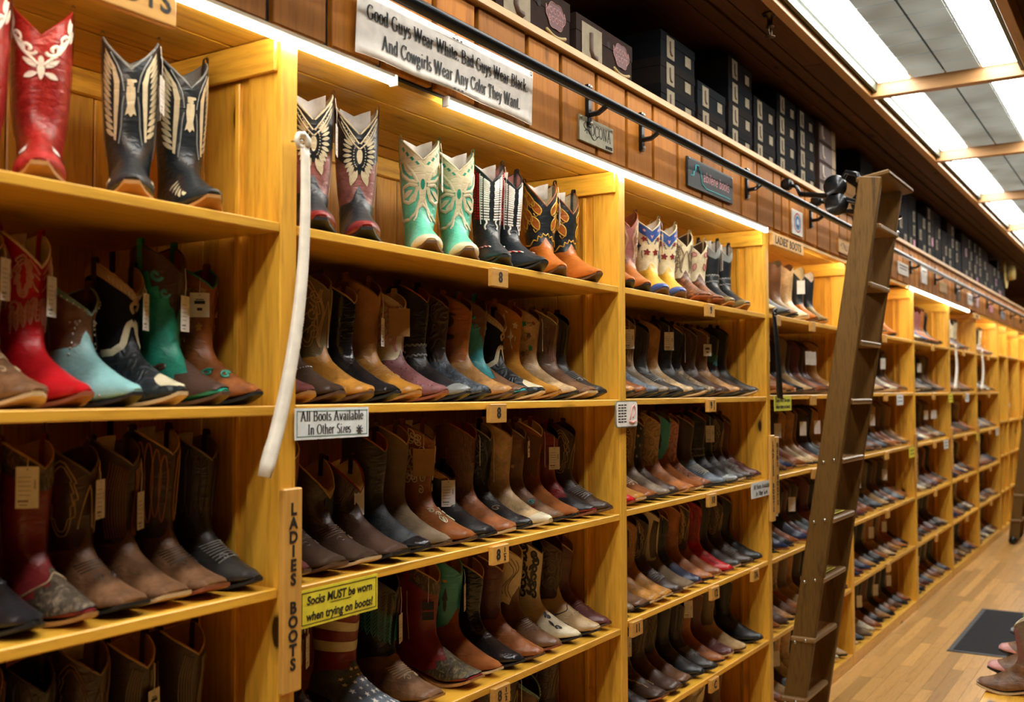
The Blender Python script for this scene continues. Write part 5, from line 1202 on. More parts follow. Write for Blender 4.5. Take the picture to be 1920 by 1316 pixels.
# small signs on the fascia
ov = empty('oval_sign', (5.165, YF-.016, 2.442), 'white card sign with a red ringed blue oval emblem', 'sign')
box('card', -.086, .086, -.003, .003, -.062, .062, WHITE, ov, .001)
def disc(name, rx, rz, y, mat, par, cx=0, cz=0, n=28): return mesh_obj(name, [(cx+rx*math.cos(q), y, cz+rz*math.sin(q)) for q in np.linspace(0, 2*PI, n, endpoint=False)], [tuple(range(n))], mat, par)
for i, (rx, rz, c) in enumerate(((.060, .050, 'c0392f'), (.050, .042, 'cfdde2'), (.043, .036, '3f86b8'), (.020, .020, 'd8e4ea'))): disc('emblem_ring', rx, rz, -.0034-.0003*i, plain('oval_'+c, c, .5), ov)
mesh_obj('emblem_boot', [(-.03, -.0048, -.022), (.012, -.0048, -.026), (.02, -.0048, -.012), (-.01, -.0048, -.006)], [(0, 1, 2, 3)], plain('emb_blue', '1f3f7a', .5), ov)
lu = empty('name_plaque', (6.085, YF-.016, 2.425), 'tan wooden plaque with thin script writing beside the ladder', 'plaque')
box('plate', -.15, .15, -.004, .004, -.040, .040, SIGNW, lu, .001)
pen_text('lettering', 'Lucchese', .05, plain('brown_ink', '3a2a18', .6), lu, wallM(0, -.0048, -.012), fit=.19, thick=.035, thin=.025, slant=.3, serif=False)
tube('flourish', [(-.1+.02*i, -.005, .02*math.sin(i*.8)) for i in range(8)], .0012, plain('brown_ink', '3a2a18', .6), lu, 4)
def small_sign(x, z, w_, h_, c, label, bars=3, c2='16140f', name='small_sign'):
    r = empty(name, (x, YF-.016, z), label, 'sign'); box('card', -w_/2, w_/2, -.003, .003, -h_/2, h_/2, plain('card_'+c, c, .55), r, .001)
    for i in range(bars): box('print_line', -w_*.36, w_*(.36-.06*(i % 2)), -.0036, -.003, h_*(.25-.25*i)-h_*.05, h_*(.25-.25*i)+h_*.05, plain('ink_'+c2, c2, .6), r, 0)
for a in ((6.62, 2.47, .13, .11, 'c8d2d6', 'pale blue and white picture card seen between the ladder stiles', 2, '3a78a8'), (7.05, 2.46, .16, .09, '2a2c30', 'dark card with a white figure beside the ladder', 1, 'e8e4da'),
          (7.65, 2.455, .34, .085, 'ddd4c6', 'white text sign on the fascia past the ladder', 2, '5a4a40'), (8.40, 2.48, .22, .125, 'd6d0c8', 'tall white picture card above the strip light', 1, '5a4a3a'), (9.2, 2.455, .34, .09, 'b08a54', 'plain tan wooden plaque past the ladder', 0),
          (9.95, 2.46, .14, .12, '3a3430', 'dark framed picture on the fascia', 1, 'c8c0b0'), (10.6, 2.46, .26, .11, 'd8d2ca', 'white notice card over the second bay past the ladder', 2, '6a5a50'), (11.05, 2.48, .14, .13, 'c8a8b0', 'pale pink ribbon card on the fascia', 0), (12.0, 2.46, .22, .07, 'd88a98', 'small pink card on the fascia', 0), (12.9, 2.45, .3, .08, '8a8c90', 'grey card on the far fascia', 1)): small_sign(*a)

# wooden boards with routed letters
def wood_sign(name, x, y, z, w_, h_, txt, size, label, vertical=False, depth=.016, sp=1.0, rot=0):
    r = empty(name, (x, y, z), label, 'sign'); r.rotation_euler.y = rot
    box('board', -w_/2, w_/2, -depth/2, depth/2, -h_/2, h_/2, SIGNWZ if vertical else SIGNW, r, .003)
    if vertical:
        n = len(txt)
        for i, ch in enumerate(txt):
            if ch == ' ': continue
            text_mesh('letter', ch, size, INK, r, wallM(.0, -depth/2-.0004, h_/2*.86-(i+.5)*h_*.83/n), offset=.0012)
    else: text_mesh('lettering', txt, size, INK, r, wallM(0, -depth/2-.0004, 0), offset=.0011, space=sp)
    return r
wood_sign('wood_sign', 1.047, YF-.03, 2.308, .45, .078, "LADIES' BOOTS", .056, "wooden board with black letters hung over the eagle boots", sp=1.12)
wood_sign('wood_sign', 5.01, YF-.012, 2.314, .50, .060, "LADIES' BOOTS", .054, "wooden board reading ladies' boots at the top of a bay", sp=1.12)
wood_sign('upright_wood_sign', 1.604, YF-.010, 1.18, .056, .425, 'LADIES BOOTS', .034, 'upright wooden board spelling ladies boots on the post by the shoehorn', True)
wood_sign('upright_wood_sign', 4.738, YF-.010, 1.19, .058, .40, 'LADIES BOOTS', .032, 'upright wooden board spelling ladies boots beside a second board', True)
wood_sign('upright_wood_sign', 4.80, YF-.010, 1.20, .052, .36, 'MENS BOOTS', .032, 'upright wooden board spelling mens boots beside a second board', True)
wood_sign('wood_sign', 10.98, YF-.012, 2.32, .36, .055, 'BOOTS', .05, 'small wooden board at the top of a far post')
for x, z in ((8.02, 1.10), (9.52, 1.10), (11.0, 1.08)): wood_sign('upright_wood_sign', x, YF-.009, z, .05, .36, 'MENS BOOTS', .03, f'upright wooden board on the {["first","second","third"][[8.02,9.52,11.0].index(x)]} post past the ladder', True)

# size blocks nailed to the shelf edges
def size_block(x, ztop, txt, label, w_=.082, h_=.052, tilt=0.):
    r = empty('size_block', (x, YF-.008, ztop-h_/2), label, 'size tag', 'wooden size blocks on the shelf edges'); r.rotation_euler.y = tilt
    box('block', -w_/2, w_/2, -.008, .008, -h_/2, h_/2, SIGNW, r, .002)
    if '/' in txt:
        a, b = txt.split('/'); text_mesh('numeral', a, .040, INK, r, wallM(-.014, -.0085, 0), offset=.0010)
        text_mesh('numeral', '1', .018, INK, r, wallM(.018, -.0085, .011), offset=.0006); text_mesh('numeral', '2', .018, INK, r, wallM(.018, -.0085, -.012), offset=.0006); box('fraction_bar', .011, .025, -.009, -.008, -.001, .001, INK, r, 0)
    elif txt: text_mesh('numeral', txt, .040, INK, r, wallM(0, -.0085, 0), offset=.0010)
BL = [(2, 0, 2.41, '8', -.01), (2, 1, 2.40, '8', 0), (2, 2, 2.41, '8/', .0), (2, 3, 2.415, '8/', 0), (3, 0, 3.985, '9', 0), (3, 1, 3.99, '9/', 0), (3, 2, 3.985, '10', 0), (3, 3, 4.005, '12', 0), (3, 3, 3.275, '11', 0), (3, 3, 4.49, '7A', 0), (3, 4, 3.99, 'C', 0)]
for b, s, x, t, dz in BL: size_block(x, zs(b)[s]+dz-.006, t, f'wooden block reading {t.replace("8/", "eight and a half").replace("9/", "nine and a half").replace("12", "twelve").replace("11", "eleven").replace("10", "ten")} on the {SHELFN[s]} edge, {SHORT[b]}' if True else '')
for b in range(4, 9):
    for s in range(5):
        xm = (POST[b-1]+POST[b]-PW)/2-.05
        size_block(xm, zs(b)[s]-.002, '', f'small wooden size block on the {SHELFN[s]} edge, '+(SHORT+['second bay past the ladder', 'third bay past the ladder'])[b], .075)
size_block(4.85, zs(4)[0]-.002, '', "wooden size block beside the black shoehorn, ladies' boots bay", .075)

# printed cards on the shelf edges
def notice(name, x0, x1, z0, z1, col, border, label, lines, tilt=0., pen=True, y=YF-.006):
    r = empty(name, ((x0+x1)/2, y, (z0+z1)/2), label, 'sign'); w_, h_ = x1-x0, z1-z0; r.rotation_euler.y = tilt
    box('card', -w_/2, w_/2, -.001, .001, -h_/2, h_/2, plain('card_'+col, col, .45), r, 0)
    if border:
        e = .006; bm_ = plain('border_'+border, border, .5)
        for (a, b, c, d) in ((-w_/2+e, w_/2-e, h_/2-e-.0014, h_/2-e), (-w_/2+e, w_/2-e, -h_/2+e, -h_/2+e+.0014)): box('border_line', a, b, -.0016, -.001, c, d, bm_, r, 0)
        for s in (-1, 1): box('border_line', s*(w_/2-e)-.0007, s*(w_/2-e)+.0007, -.0016, -.001, -h_/2+e, h_/2-e, bm_, r, 0)
    for txt, size, z, fit, x in lines:
        if pen: pen_text('lettering', txt, size, INK, r, wallM(x, -.0017, z), fit=fit, thick=.145, thin=.05)
        else:
            o = text_mesh('lettering', txt, size, INK, r, wallM(x, -.0015, z), offset=.0008, shear=.12, extrude=.0002)
            o.scale.x *= fit/max(o.dimensions.x, 1e-4) if o.dimensions.x else 1
    return r
nt = notice('shelf_notice', 1.618, 1.858, 1.492, 1.560, 'e6ebe8', '3f7a6a', 'white card in green border about other sizes, beneath the laced boot', [('All Boots Available', .030, .006, .205, -.002), ('In Other Sizes', .030, -.023, .140, -.012)])
for q in range(8): tube('emblem', [(.088, -.0018, -.017), (.088+.011*math.cos(q*PI/4+.3), -.0018, -.017+.011*math.sin(q*PI/4+.3))], .0012, INK, nt, 4)
yel = 'e8d83a'
n2 = notice('shelf_notice', 1.636, 1.892, 1.090, 1.171, yel, '16140f', 'yellow card telling customers to wear socks, below the square-toed boots', [], 0.)
text_mesh('lettering', 'Socks MUST be worn', .0262, INK, n2, wallM(0, -.0015, .015), offset=.0007, shear=.15, extrude=.0002, sx=.93)
text_mesh('lettering', 'when trying on boots!', .0262, INK, n2, wallM(0, -.0015, -.019), offset=.0007, shear=.15, extrude=.0002, sx=.93)
box('underline', -.033, .034, -.0016, -.001, .0015, .0028, INK, n2, 0)
notice('shelf_notice', 4.468, 4.738, 1.116, 1.184, 'dfe4e2', None, "white card about other sizes hung near the upright boards", [('All Boots Available', .03, .004, .22, 0), ('In Other Sizes', .03, -.025, .16, 0)])
n3 = notice('shelf_notice', 4.80, 5.06, 1.500, 1.573, 'dcd84a', None, 'yellow socks card below the black shoehorn', [])
text_mesh('lettering', 'Socks MUST be worn', .026, INK, n3, wallM(0, -.0015, .014), offset=.0006, shear=.15, extrude=.0002, sx=.93); text_mesh('lettering', 'when trying on boots!', .026, INK, n3, wallM(0, -.0015, -.017), offset=.0006, shear=.15, extrude=.0002, sx=.93)
k_ = 0
for b, s, fx, c in ((5, 1, .70, 'e2e4e0'), (5, 2, .90, yel), (6, 1, .97, yel), (6, 2, .80, 'e2e4e0'), (7, 1, .55, 'e2e4e0'), (7, 2, .97, yel), (8, 2, .82, 'e2e4e0')):
    x = POST[b-1]+(POST[b]-POST[b-1])*fx
    nm_ = (SHORT+['second bay past the ladder', 'third bay past the ladder'])[b]
    nn = notice('shelf_notice', x-.10, x+.10, zs(b)[s]-.085, zs(b)[s]-.012, c, None, f'{"yellow" if c == yel else "white"} notice card under the {SHELFN[s]}, {nm_}', [])
    for i in range(2): box('print_line', -.07, .07, -.0016, -.001, .012-.026*i, .018-.026*i, plain('ink_grey', '4a4a44', .6), nn, 0)

# round-cornered picture card on the post
st = empty('picture_card', (3.21, YF-.010, 1.517), 'white card with rounded corners, black words and a pink figure', 'sign')
def rrect(w_, h_, r, n=6):
    out = []
    for cx, cz, a0 in ((w_/2-r, h_/2-r, 0), (-w_/2+r, h_/2-r, 90), (-w_/2+r, -h_/2+r, 180), (w_/2-r, -h_/2+r, 270)):
        for i in range(n+1): q = math.radians(a0+90*i/n); out.append((cx+r*math.cos(q), cz+r*math.sin(q)))
    return out
def plate(name, w_, h_, r, y0, y1, mat, par):
    p = rrect(w_, h_, r); n = len(p); V = [(x, y0, z) for x, z in p]+[(x, y1, z) for x, z in p]
    return mesh_obj(name, V, [tuple(range(n)), tuple(range(2*n-1, n-1, -1))]+[(i, n+i, n+(i+1) % n, (i+1) % n) for i in range(n)], mat, par)
plate('frame', .166, .09, .014, -.002, .002, plain('silver_rim', '8a9488', .4, .3), st); plate('card', .158, .083, .012, -.0028, -.002, WHITE, st)
for i in range(7):
    for j in range(3): box('print_word', -.068+.022*j, -.05+.022*j-.003*((i+j) % 2), -.0033, -.0028, .029-.0095*i, .0335-.0095*i, INK, st, 0)
SKIN = plain('print_pink', 'cf8f88', .6)
tube('figure', [(.02, -.0034, -.02), (.028, -.0034, .0), (.035, -.0034, .02), (.05, -.0034, .03), (.062, -.0034, .02), (.055, -.0034, .0), (.045, -.0034, -.012)], .003, SKIN, st, 5); tube('figure', [(.015, -.0034, -.025), (.04, -.0034, -.03), (.065, -.0034, -.024)], .004, SKIN, st, 5)

# shoehorns hanging from hooks
def shoehorn(x, ztop, L, dx, mat, label, w_=.034, curve=.1, y=YF-.018):
    r = empty('shoehorn', (x, y, ztop), label, 'shoehorn', 'long shoehorns hanging on the posts'); P = []
    n = 26
    for i in range(n+1):
        s = i/n; cx = dx*s**2.2; z = -L*s; ww = w_*(.80+.35*s if s < .95 else 1.13)
        if i == n: ww *= .8
        P.append([(cx-ww/2+ww*k/6, -.020*math.cos((k/6-.5)*PI)*(.5+.6*s)-.008*math.sin(PI*s), z+(.006*abs(k/3-1) if s > .9 else 0)) for k in range(7)])
    V, Fc = grid(np.array(P), False); o = mesh_obj('blade', V, Fc, mat, r, True); sd = o.modifiers.new('t', 'SOLIDIFY'); sd.thickness = .003
    hk = [(.0, -.008, -.004), (.0, -.008, .012), (-.012, -.008, .022), (-.028, -.008, .018), (-.034, -.008, .004), (-.028, -.008, -.008), (-.018, -.008, -.006)]
    tube('hook_end', hk, .006, mat, r, 8, taper=[1.3, 1.2, 1, 1, 1, .9, .8])
    tube('nail', [(-.024, -.016, .004), (-.024, .016, .006)], .002, STEEL, r, 6)
    return r
IV = plain('ivory_plastic', 'ddd4c2', .35, coat=.3)
shoehorn(1.632, 2.125, .705, -.115, IV, 'long ivory plastic shoehorn on the post between the first two bays', .034)
shoehorn(4.775, 1.955, .40, .055, plain('black_plastic', '141414', .3), "black plastic shoehorn on the ladies' boots bay post", .045)
for i, (x, c) in enumerate(((6.31, 'second'), (9.72, 'third'), (11.25, 'fourth'))): shoehorn(x, 1.97, .36, -.10, IV, f'ivory shoehorn hanging at the {["post behind the ladder","post one bay past the ladder","post two bays past the ladder"][i]}', .05)

# ------------------------------------------------------------------ black pipe rail on brackets
RX = 7.5
rl = empty('ladder_rail', (RX, YF-.075, 2.522), 'black iron pipe rail running along the fascia on brackets', 'rail')
tube('pipe', [(-8.3, 0, 0), (8.1, 0, 0)], .0165, BLACKP, rl, 12)
for x in (-.3, .62, 1.55, 2.93, 3.33, 4.42, 5.40, 6.3, 7.9, 8.85, 9.8, 10.75, 11.7, 12.65, 13.6, 14.6):
    q = x-RX; parts = []
    bm = [(-.010, .048, -.062), (.010, .048, -.062), (.010, .062, -.062), (-.010, .062, -.062)]
    def slab(x0, x1, y0, y1, z0, z1): return [(x, y, z) for z in (z0, z1) for x, y in ((x0, y0), (x1, y0), (x1, y1), (x0, y1))], [(3, 2, 1, 0), (4, 5, 6, 7), (0, 1, 5, 4), (1, 2, 6, 5), (2, 3, 7, 6), (3, 0, 4, 7)]
    parts = [slab(q-.011, q+.011, .050, .062, -.075, .062), tube_data([(q, .055, -.035), (q, .02, -.034), (q, .0, -.022), (q, -.008, -.016)], .009, 6), tube_data([(q, .055, .02), (q, .03, .018), (q, .012, .012)], .008, 6)]
    V, Fc = merge(parts); br = mesh_obj('bracket', V, Fc, BLACKP, rl)
    for z in (.052, -.064): lathe('bolt', [(.007, .0), (.006, -.006), (.003, -.008)], STEEL, br, 8, 'y', (q, .050, z))

# ------------------------------------------------------------------ rolling ladders
def ladder(X0, X1, top, bot, label, width=.40, nt=9, z_first=2.34, pitch=.262, detail=True):
    """stiles run from bot (y, z) to top (y, z) of the wall-side edge; the ladder shifts from X0 at the foot to X1 at the head"""
    r = empty('rolling_ladder', (X0, bot[0], 0), label, 'ladder')
    T = Vector((X1-X0, top[0]-bot[0], top[1])); B = Vector((0, 0, bot[1])); D = (T-B).normalized()
    W = Vector((1, 0, 0)); Nn = D.cross(W).normalized()      # broad direction of the stile
    if Nn.y > 0: Nn = -Nn
    def slab(c0, c1, wx, wn, mat, name, par, bev=.004):
        L = (c1-c0).length; me = box_mesh(name, wx, wn, L, mat, bev); o = link(bpy.data.objects.new(name, me), par)
        d = (c1-c0).normalized(); M = Matrix((W, -Nn, d)).transposed().to_4x4(); M.translation = (c0+c1)/2; o.matrix_local = M; return o
    SWd = .098; ST = .034
    for k in (0, 1):
        off = W*(width*k+ST/2)+Nn*SWd/2
        sl = slab(B+off, T+off, ST, SWd, LADW, 'stile', r)
    i = 0
    for j in range(nt):
        z = z_first-pitch*j
        if z < .12: break
        s = (z-B.z)/(T.z-B.z); c = B+(T-B)*s+Nn*SWd*.5+W*(width+ST)/2
        me = box_mesh('tread', width-ST+.002, SWd*1.12, .024, TREADW, .006); o = link(bpy.data.objects.new('tread', me), r); o.location = c
        if detail:
            for d_ in (-.022, .022):
                for (xx, sg) in ((0, -1),):
                    p = B+(T-B)*s+Nn*(SWd*.5+d_)+D*(d_*.4)
                    lathe('bolt', [(.008, .0), (.0075, -.003), (.004, -.006)], STEEL, r, 8, 'x', p)
    # sloped cap board on the head
    cc = T+W*(width+ST)/2+Nn*SWd*.55; me = box_mesh('cap_board', width+.12, SWd*1.5, .024, LADW, .006); o = link(bpy.data.objects.new('cap_board', me), r); o.location = cc+Vector((0, 0, .012)); o.rotation_euler = (math.radians(-10), 0, 0)
    # feet with wheels
    for k in (0, 1):
        p = B+W*(width*k+ST/2)+Nn*SWd*.5
        lathe('wheel', [(.012, -.018), (.035, -.016), (.04, -.008), (.04, .008), (.035, .016), (.012, .018)], BLACKP, r, 16, 'x', (p.x+(-.045 if k == 0 else .045), p.y, .041))
        tube('wheel_axle', [(p.x-.05, p.y, .041), (p.x+.05, p.y, .041)], .007, STEEL, r, 8)
    return r, T, Nn, W
r, T, Nn, W = ladder(4.50, 4.76, (1.138, 2.545), (1.478+.02, .06), 'dark oak rolling ladder leaning at the pipe rail', .40)
# yellow stickers on two treads
for z in (2.34-.262*5, 2.34-.262*6):
    s = (z-.06)/(2.545-.06); y = (1.498+(1.138-1.498)*s)-.05
    box('sticker', .26*s+.09, .26*s+.30, y-1.498-.032, y-1.498+.035, z+.0122, z+.0132, plain('sticker_yellow', 'e0d860', .5), r, 0)
    for i in range(3): box('sticker_line', .26*s+.11, .26*s+.28-.03*(i % 2), y-1.498-.02+.02*i-.003, y-1.498-.02+.02*i+.003, z+.0132, z+.0136, plain('ink_olive', '6a6a20', .6), r, 0)
# roller hardware joining the head to the rail
for k in (0, 1):
    x0 = T.x+(.0 if k == 0 else .434)+(-.03 if k == 0 else .03); y0 = T.y-.03; zc = 2.50
    ry = (YF-.075)-1.498; rz = 2.522
    tube('rail_arm', [(x0, y0-.02, zc-.06), (x0+.02, y0+.06, zc-.055), (x0+.05, y0+.14, zc-.02), (x0+.09, ry-.06, rz+.0)], .013, BLACKP, r, 8)
    tube('hook_arm', [(x0, y0+.02, zc+.0), (x0+.01, y0+.05, zc+.07), (x0+.03, y0+.10, zc+.085), (x0+.05, y0+.13, zc+.05), (x0+.055, y0+.14, zc-.02)], .012, BLACKP, r, 8)
    tube('link_arm', [(x0, y0-.03, zc+.03), (x0-.002, y0+.005, zc-.02), (x0, y0-.02, zc-.075)], .018, BLACKP, r, 8, taper=[1.5, .8, 1.5])
    lathe('roller', [(.01, -.022), (.046, -.022), (.052, -.013), (.036, 0), (.052, .013), (.046, .022), (.01, .022)], BLACKP, r, 18, 'x', (x0+.04, y0+.155, zc+.03)); lathe('roller', [(.01, -.022), (.046, -.022), (.052, -.013), (.036, 0), (.052, .013), (.046, .022), (.01, .022)], BLACKP, r, 18, 'x', (x0+.04, y0+.15, zc-.05))
    lathe('rail_roller', [(.01, -.014), (.028, -.014), (.022, 0), (.028, .014), (.01, .014)], BLACKP, r, 16, 'x', (x0+.09, ry, rz+.052))
    tube('roller_yoke', [(x0+.09, ry-.06, rz), (x0+.09, ry-.045, rz+.035), (x0+.09, ry, rz+.055)], .009, BLACKP, r, 6)
    for dz in (.03, -.075): lathe('pivot_bolt', [(.012, 0), (.010, -.008), (.004, -.011)], STEEL, r, 8, 'x', (x0-.018, y0-.02, zc+dz))
for p in ((.0, .0), (.0, -.09)):
    lathe('cap_bolt', [(.013, 0), (.012, -.006), (.004, -.01)], STEEL, r, 10, 'x', (T.x+.40, T.y-.06, 2.44+p[1]))
ladder(11.95, 12.2, (1.15, 2.5), (1.44, .06), 'distant dark rolling ladder at the end of the shelving', .40, detail=False)

# ------------------------------------------------------------------ boot boxes on the ledge
def shoe_box(x, z, w_, h_, d_, col, label, lab=None, txt=None, yf=YF+.035, grp='boot boxes on the ledge', lidc=None):
    r = empty('boot_box', (x+w_/2, yf+d_/2, z), label, 'box', grp); mt = plain('carton_'+col, col, .9, spec=.1)
    box('carton', -w_/2+.002, w_/2-.002, -d_/2+.002, d_/2-.002, 0, h_*.72, mt, r, .001)
    box('lid', -w_/2, w_/2, -d_/2, d_/2, h_*.66, h_, plain('carton_'+(lidc or col), lidc or col, .9, spec=.1), r, .001)
    if lab:
        cx, cw, cz, chh = lab; box('label_sheet', cx-cw/2, cx+cw/2, -d_/2-.0008, -d_/2+.0002, h_*cz-chh/2, h_*cz+chh/2, plain('label_paper', '877c68', .9, spec=.1), r, 0)
        tube('boot_print', [(cx-cw*.08, -d_/2-.001, h_*cz+chh*.3), (cx-cw*.08, -d_/2-.001, h_*cz-chh*.15), (cx, -d_/2-.001, h_*cz-chh*.28), (cx+cw*.2, -d_/2-.001, h_*cz-chh*.3)], cw*.07, plain('print_brown', '4a3424', .7), r, 5)
    return r
ZL = ZLEDGE+.026
# large dark cartons with emblem
BX = [(2.15, .30, .17), (2.46, .44, .175), (2.94, .42, .165)]
for i, (x, w_, h_) in enumerate(BX):
    r = shoe_box(x, ZL, w_, h_, .36, '2a1e19', ['dark brown boot carton at the ledge edge above the banner', 'dark brown boot carton with a red emblem and picture label', 'dark brown boot carton with a red emblem and text label'][i], (-w_*.24, w_*.34, .5, .13), yf=YF+.03)
    cx = w_*.28
    o = mesh_obj('emblem', [(cx+.055*math.cos(q)*(1+.08*math.cos(6*q)), -.1812, .105+.04*math.sin(q)*(1+.08*math.cos(6*q))) for q in np.linspace(0, 2*PI, 36, endpoint=False)], [tuple(range(36))], plain('emblem_maroon', '4e1e20', .6), r)
    tube('emblem_rim', [(cx+.057*math.cos(q)*(1+.08*math.cos(6*q)), -.1815, .105+.042*math.sin(q)*(1+.08*math.cos(6*q))) for q in np.linspace(0, 2*PI, 36, endpoint=False)], .0012, plain('emblem_rose', '9c6a64', .6), r, 4, True)
    text_mesh('lettering', 'NOCONA\nBOOTS', .028, plain('emblem_text', '80504a', .6), r, wallM(cx, -.1818, .105), offset=.0006, extrude=.0002)
    tube('ribbon', [(cx-.06+.012*k, -.1815, .05-.012*math.sin(k/10*PI)) for k in range(11)], .006, plain('ribbon_gold', '9c8450', .6), r, 5)
    disc('hand_hole', .012, .012, -.1812, DARK, r, .02, .12, 14)
rbx = random.Random(4)
DKC = ['0c0c0d', '0e0d0d', '15100e', '0c0f14', '181310']
SC_ = [(3.62, 3, .36), (3.99, 2, .34), (4.34, 4, .33), (4.68, 3, .33), (5.02, 4, .33), (5.36, 4, .33)]
cnt = 0
for x, n, w_ in SC_:
    z = ZL
    for k in range(n):
        h_ = .105; c = DKC[(cnt*3+k) % 5]; cnt += 1
        r = shoe_box(x+rbx.uniform(0, .012), z, w_-.02, h_, .34, c, f'black boot box, {ORD[k]} up in the {ORD[SC_.index((x, n, w_))]} stack past the cartons', (-w_*.22, w_*.20, .5, .085)); z += h_
        box('size_label', w_*.18, w_*.34, -.1708, -.1698, h_*.2, h_*.6, plain('label_paper', '877c68', .9, spec=.1), r, 0)
        if (cnt % 2) == 0: text_mesh('lettering', 'DURANGO', .05, plain('box_red', '5e241c', .6), r, wallM(0.02, -.1706, h_*.6), offset=.0004, extrude=.0002, sx=.8) if False else text_mesh('lettering', 'GO', .06, plain('box_red', '6e2a1e', .6), r, Matrix.Translation((-w_/2+.0095, 0, h_*.5)) @ Matrix.Rotation(-PI/2, 4, 'Z') @ Matrix.Rotation(PI/2, 4, 'X'), offset=.0006, extrude=.0002)
z = ZL
for k in range(4):
    r = shoe_box(5.76, z-.012, .34, .112, .34, '3a2a22', f'tan and brown boot box, {ORD[k]} up in the pale stack beside the ladder', None)
    box('end_panel', .09, .17, -.1708, -.1698, .004, .108, plain('box_cream', '86683c', .6), r, 0); box('picture_panel', -.16, .085, -.1708, -.1698, .01, .1, plain('box_rose', '4a322a', .6), r, 0)
    tube('boot_print', [(-.11, -.1715, .09), (-.11, -.1715, .05), (-.10, -.1715, .03), (-.075, -.1715, .025)], .008, plain('print_white', 'b8aa98', .6), r, 5); z += .112
shoe_box(6.2, ZL-.012, .36, .2, .34, '6a4a22', 'plain kraft carton behind the ladder head')
NUMW = ['zero', 'one', 'two', 'three', 'four', 'five', 'six', 'seven', 'eight', 'nine', 'ten', 'eleven', 'twelve', 'thirteen', 'fourteen', 'fifteen', 'sixteen', 'seventeen', 'eighteen', 'nineteen', 'twenty', 'twenty-one', 'twenty-two', 'twenty-three', 'twenty-four', 'twenty-five']
x = 6.7; col_i = 0
while x < 13.4:
    w_ = rbx.choice([.30, .33, .36]); z = ZL-.012; n = rbx.choice([3, 4, 4]); col_i += 1
    for k in range(n):
        h_ = .108; c = rbx.choice(['0d0b0a', '17110e', '0e0e12', '1e1611', '261b13', '0b0b0d'])
        r = shoe_box(x, z, w_-.012, h_, .34, c, f'dark boot box, {["lowest", "second up", "third up", "fourth up"][k]}, in stack {NUMW[col_i]} past the ladder', (rbx.choice([-.2, .2])*w_, w_*.2, .5, .08) if rbx.random() < .75 else None, grp='dark boot boxes past the ladder'); z += h_
        if rbx.random() < .12: box('pink_label', .03, .08, -.1712, -.1702, .02, .09, plain('pink_label', 'b06a86', .6), r, 0)
    x += w_+rbx.choice([0, .01, .05])
# straw hat hanging over the far boxes
ht = empty('straw_hat', (13.6, YF+.02, 3.0), 'pale straw hat hanging against the dark boxes', 'hat')
STR = plain('straw', 'a8904e', .8, bump=.5)
lathe('brim', [(.09, 0), (.17, .008), (.19, .0), (.17, -.004), (.09, -.012)], STR, ht, 28, 'y'); lathe('crown', [(.095, 0), (.09, -.06), (.075, -.095), (.03, -.1)], STR, ht, 24, 'y'); lathe('hat_band', [(.097, -.004), (.095, -.03), (.093, -.03)], plain('hat_band', '4a3a24', .7), ht, 24, 'y')

# ------------------------------------------------------------------ floor mat, boot rack
mt_ = empty('floor_mat', (7.57, .72, 0), 'black rubber-edged floor mat on the wooden floor', 'mat')
box('pile', -.69, .69, -.43, .43, .0, .008, plain('mat_pile', '15171a', .95, bump=.8), mt_, .002)
for (a, b, c, d) in ((-.72, .72, .43, .46), (-.72, .72, -.46, -.43), (-.72, -.69, -.43, .43), (.69, .72, -.43, .43)): box('rubber_edge', a, b, c, d, 0, .006, plain('mat_rubber', '2c3236', .5), mt_, .002)
rk = empty('boot_rack', (4.9, .36, 0), 'low pine display rack standing in the aisle', 'rack')
box('rack_top', -.85, .75, -.20, .26, .415, .44, PINE['X'], rk, .004)
for x in (-.8, .7):
    for y in (-.17, .17): box('leg', x-.02, x+.02, y-.02, y+.02, 0, .415, PINE['Z'], rk, .003)
box('stretcher', -.78, .68, -.012, .012, .12, .16, PINE['X'], rk, .003)
k = 0
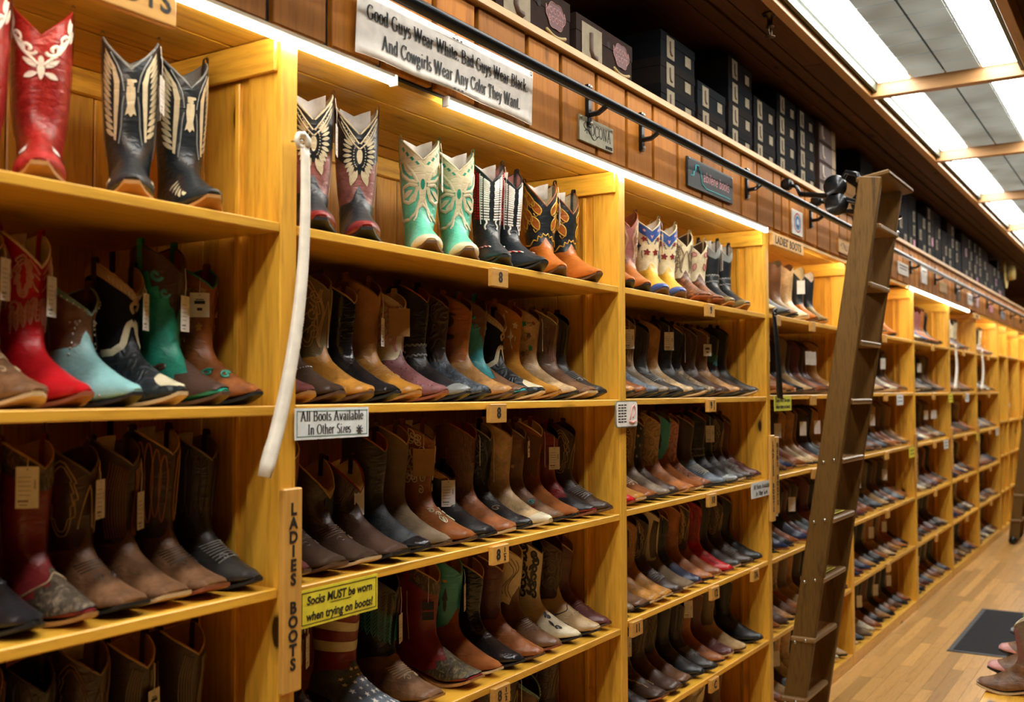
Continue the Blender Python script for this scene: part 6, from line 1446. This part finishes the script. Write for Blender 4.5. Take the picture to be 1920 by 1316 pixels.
for x, nm, ds in ((4.40, 'sandrows', 'blurred brown boot at the near end of the aisle rack'), (4.69, 'pinkgreen', 'green boot with a pink square toe on the aisle rack'), (5.03, 'pinkgreen', 'second green boot with pink toe, nearer the mat on the aisle rack'), (5.42, 'silversnake', 'silver grey snakeskin boot on the aisle rack')):
    place(nm, x, .51, .4405, math.radians(180), 'on the aisle rack', 'boots on the aisle rack'); BOOTS[-1]['label'] = ds

# ------------------------------------------------------------------ things in the narrow far bays
for i, b in enumerate((9, 10)):
    xc = (POST[b-1]+POST[b]-PW)/2; z = zs(b)[1]
    r = empty('garment_bag', (xc, YF+.16, z), f'black hanging bag in the {["first", "second"][i]} narrow bay', 'bag', rz=0)
    P = []
    for j in range(9):
        v = j/8; ww = (.10+.16*min(1, v*2.2))*(1 if v < .9 else .9); P.append([(ww*math.cos(q), .10*math.sin(q)*(.6+.4*v), .50-.49*v+.02) for q in np.linspace(0, 2*PI, 16, endpoint=False)])
    V, Fc = grid(np.array(P)); Fc += [tuple(range(16))[::-1], tuple(128+k for k in range(16))]; mesh_obj('body', V, Fc, plain('bag_black', '121214', .6, bump=.4), r, True)
    tube('handle', [(-.05, 0, .51), (-.03, 0, .57), (.03, 0, .57), (.05, 0, .51)], .008, plain('bag_black', '121214', .6, bump=.4), r, 6); disc('round_badge', .035, .035, -.106, WHITE, r, 0, .17)
    n_ = empty('paper_notice', (xc, YB-.012, 2.17), f'white paper sheet on the back of the {["first", "second"][i]} narrow bay', 'paper'); box('sheet', -.2, .2, -.001, .001, -.11, .11, PAPER, n_, 0)
    for k in range(4): box('print_line', -.14, .14-.04*(k % 2), -.0016, -.001, .06-.04*k, .068-.04*k, plain('ink_grey', '4a4a44', .6), n_, 0)
    for k in range(2):
        s = empty('folded_stack', (POST[b-1]+(POST[b]-PW-POST[b-1])*(.25+.5*k), YF+.15, zs(b)[1+1]+.001), ['blue patterned folded cloths in the first narrow bay', 'white and blue folded cloths in the second narrow bay'][i]+f', {["near", "far"][k]} cubby', 'cloth')
        for q in range(3): box('folded_cloth', -.075, .075, -.11, .11, .035*q, .035*q+.033, plain(['cloth_navy', 'cloth_white', 'cloth_blue'][(q+k+i) % 3], ['2c3a68', 'c8ccd4', '4a5a9a'][(q+k+i) % 3], .8), s, .012)
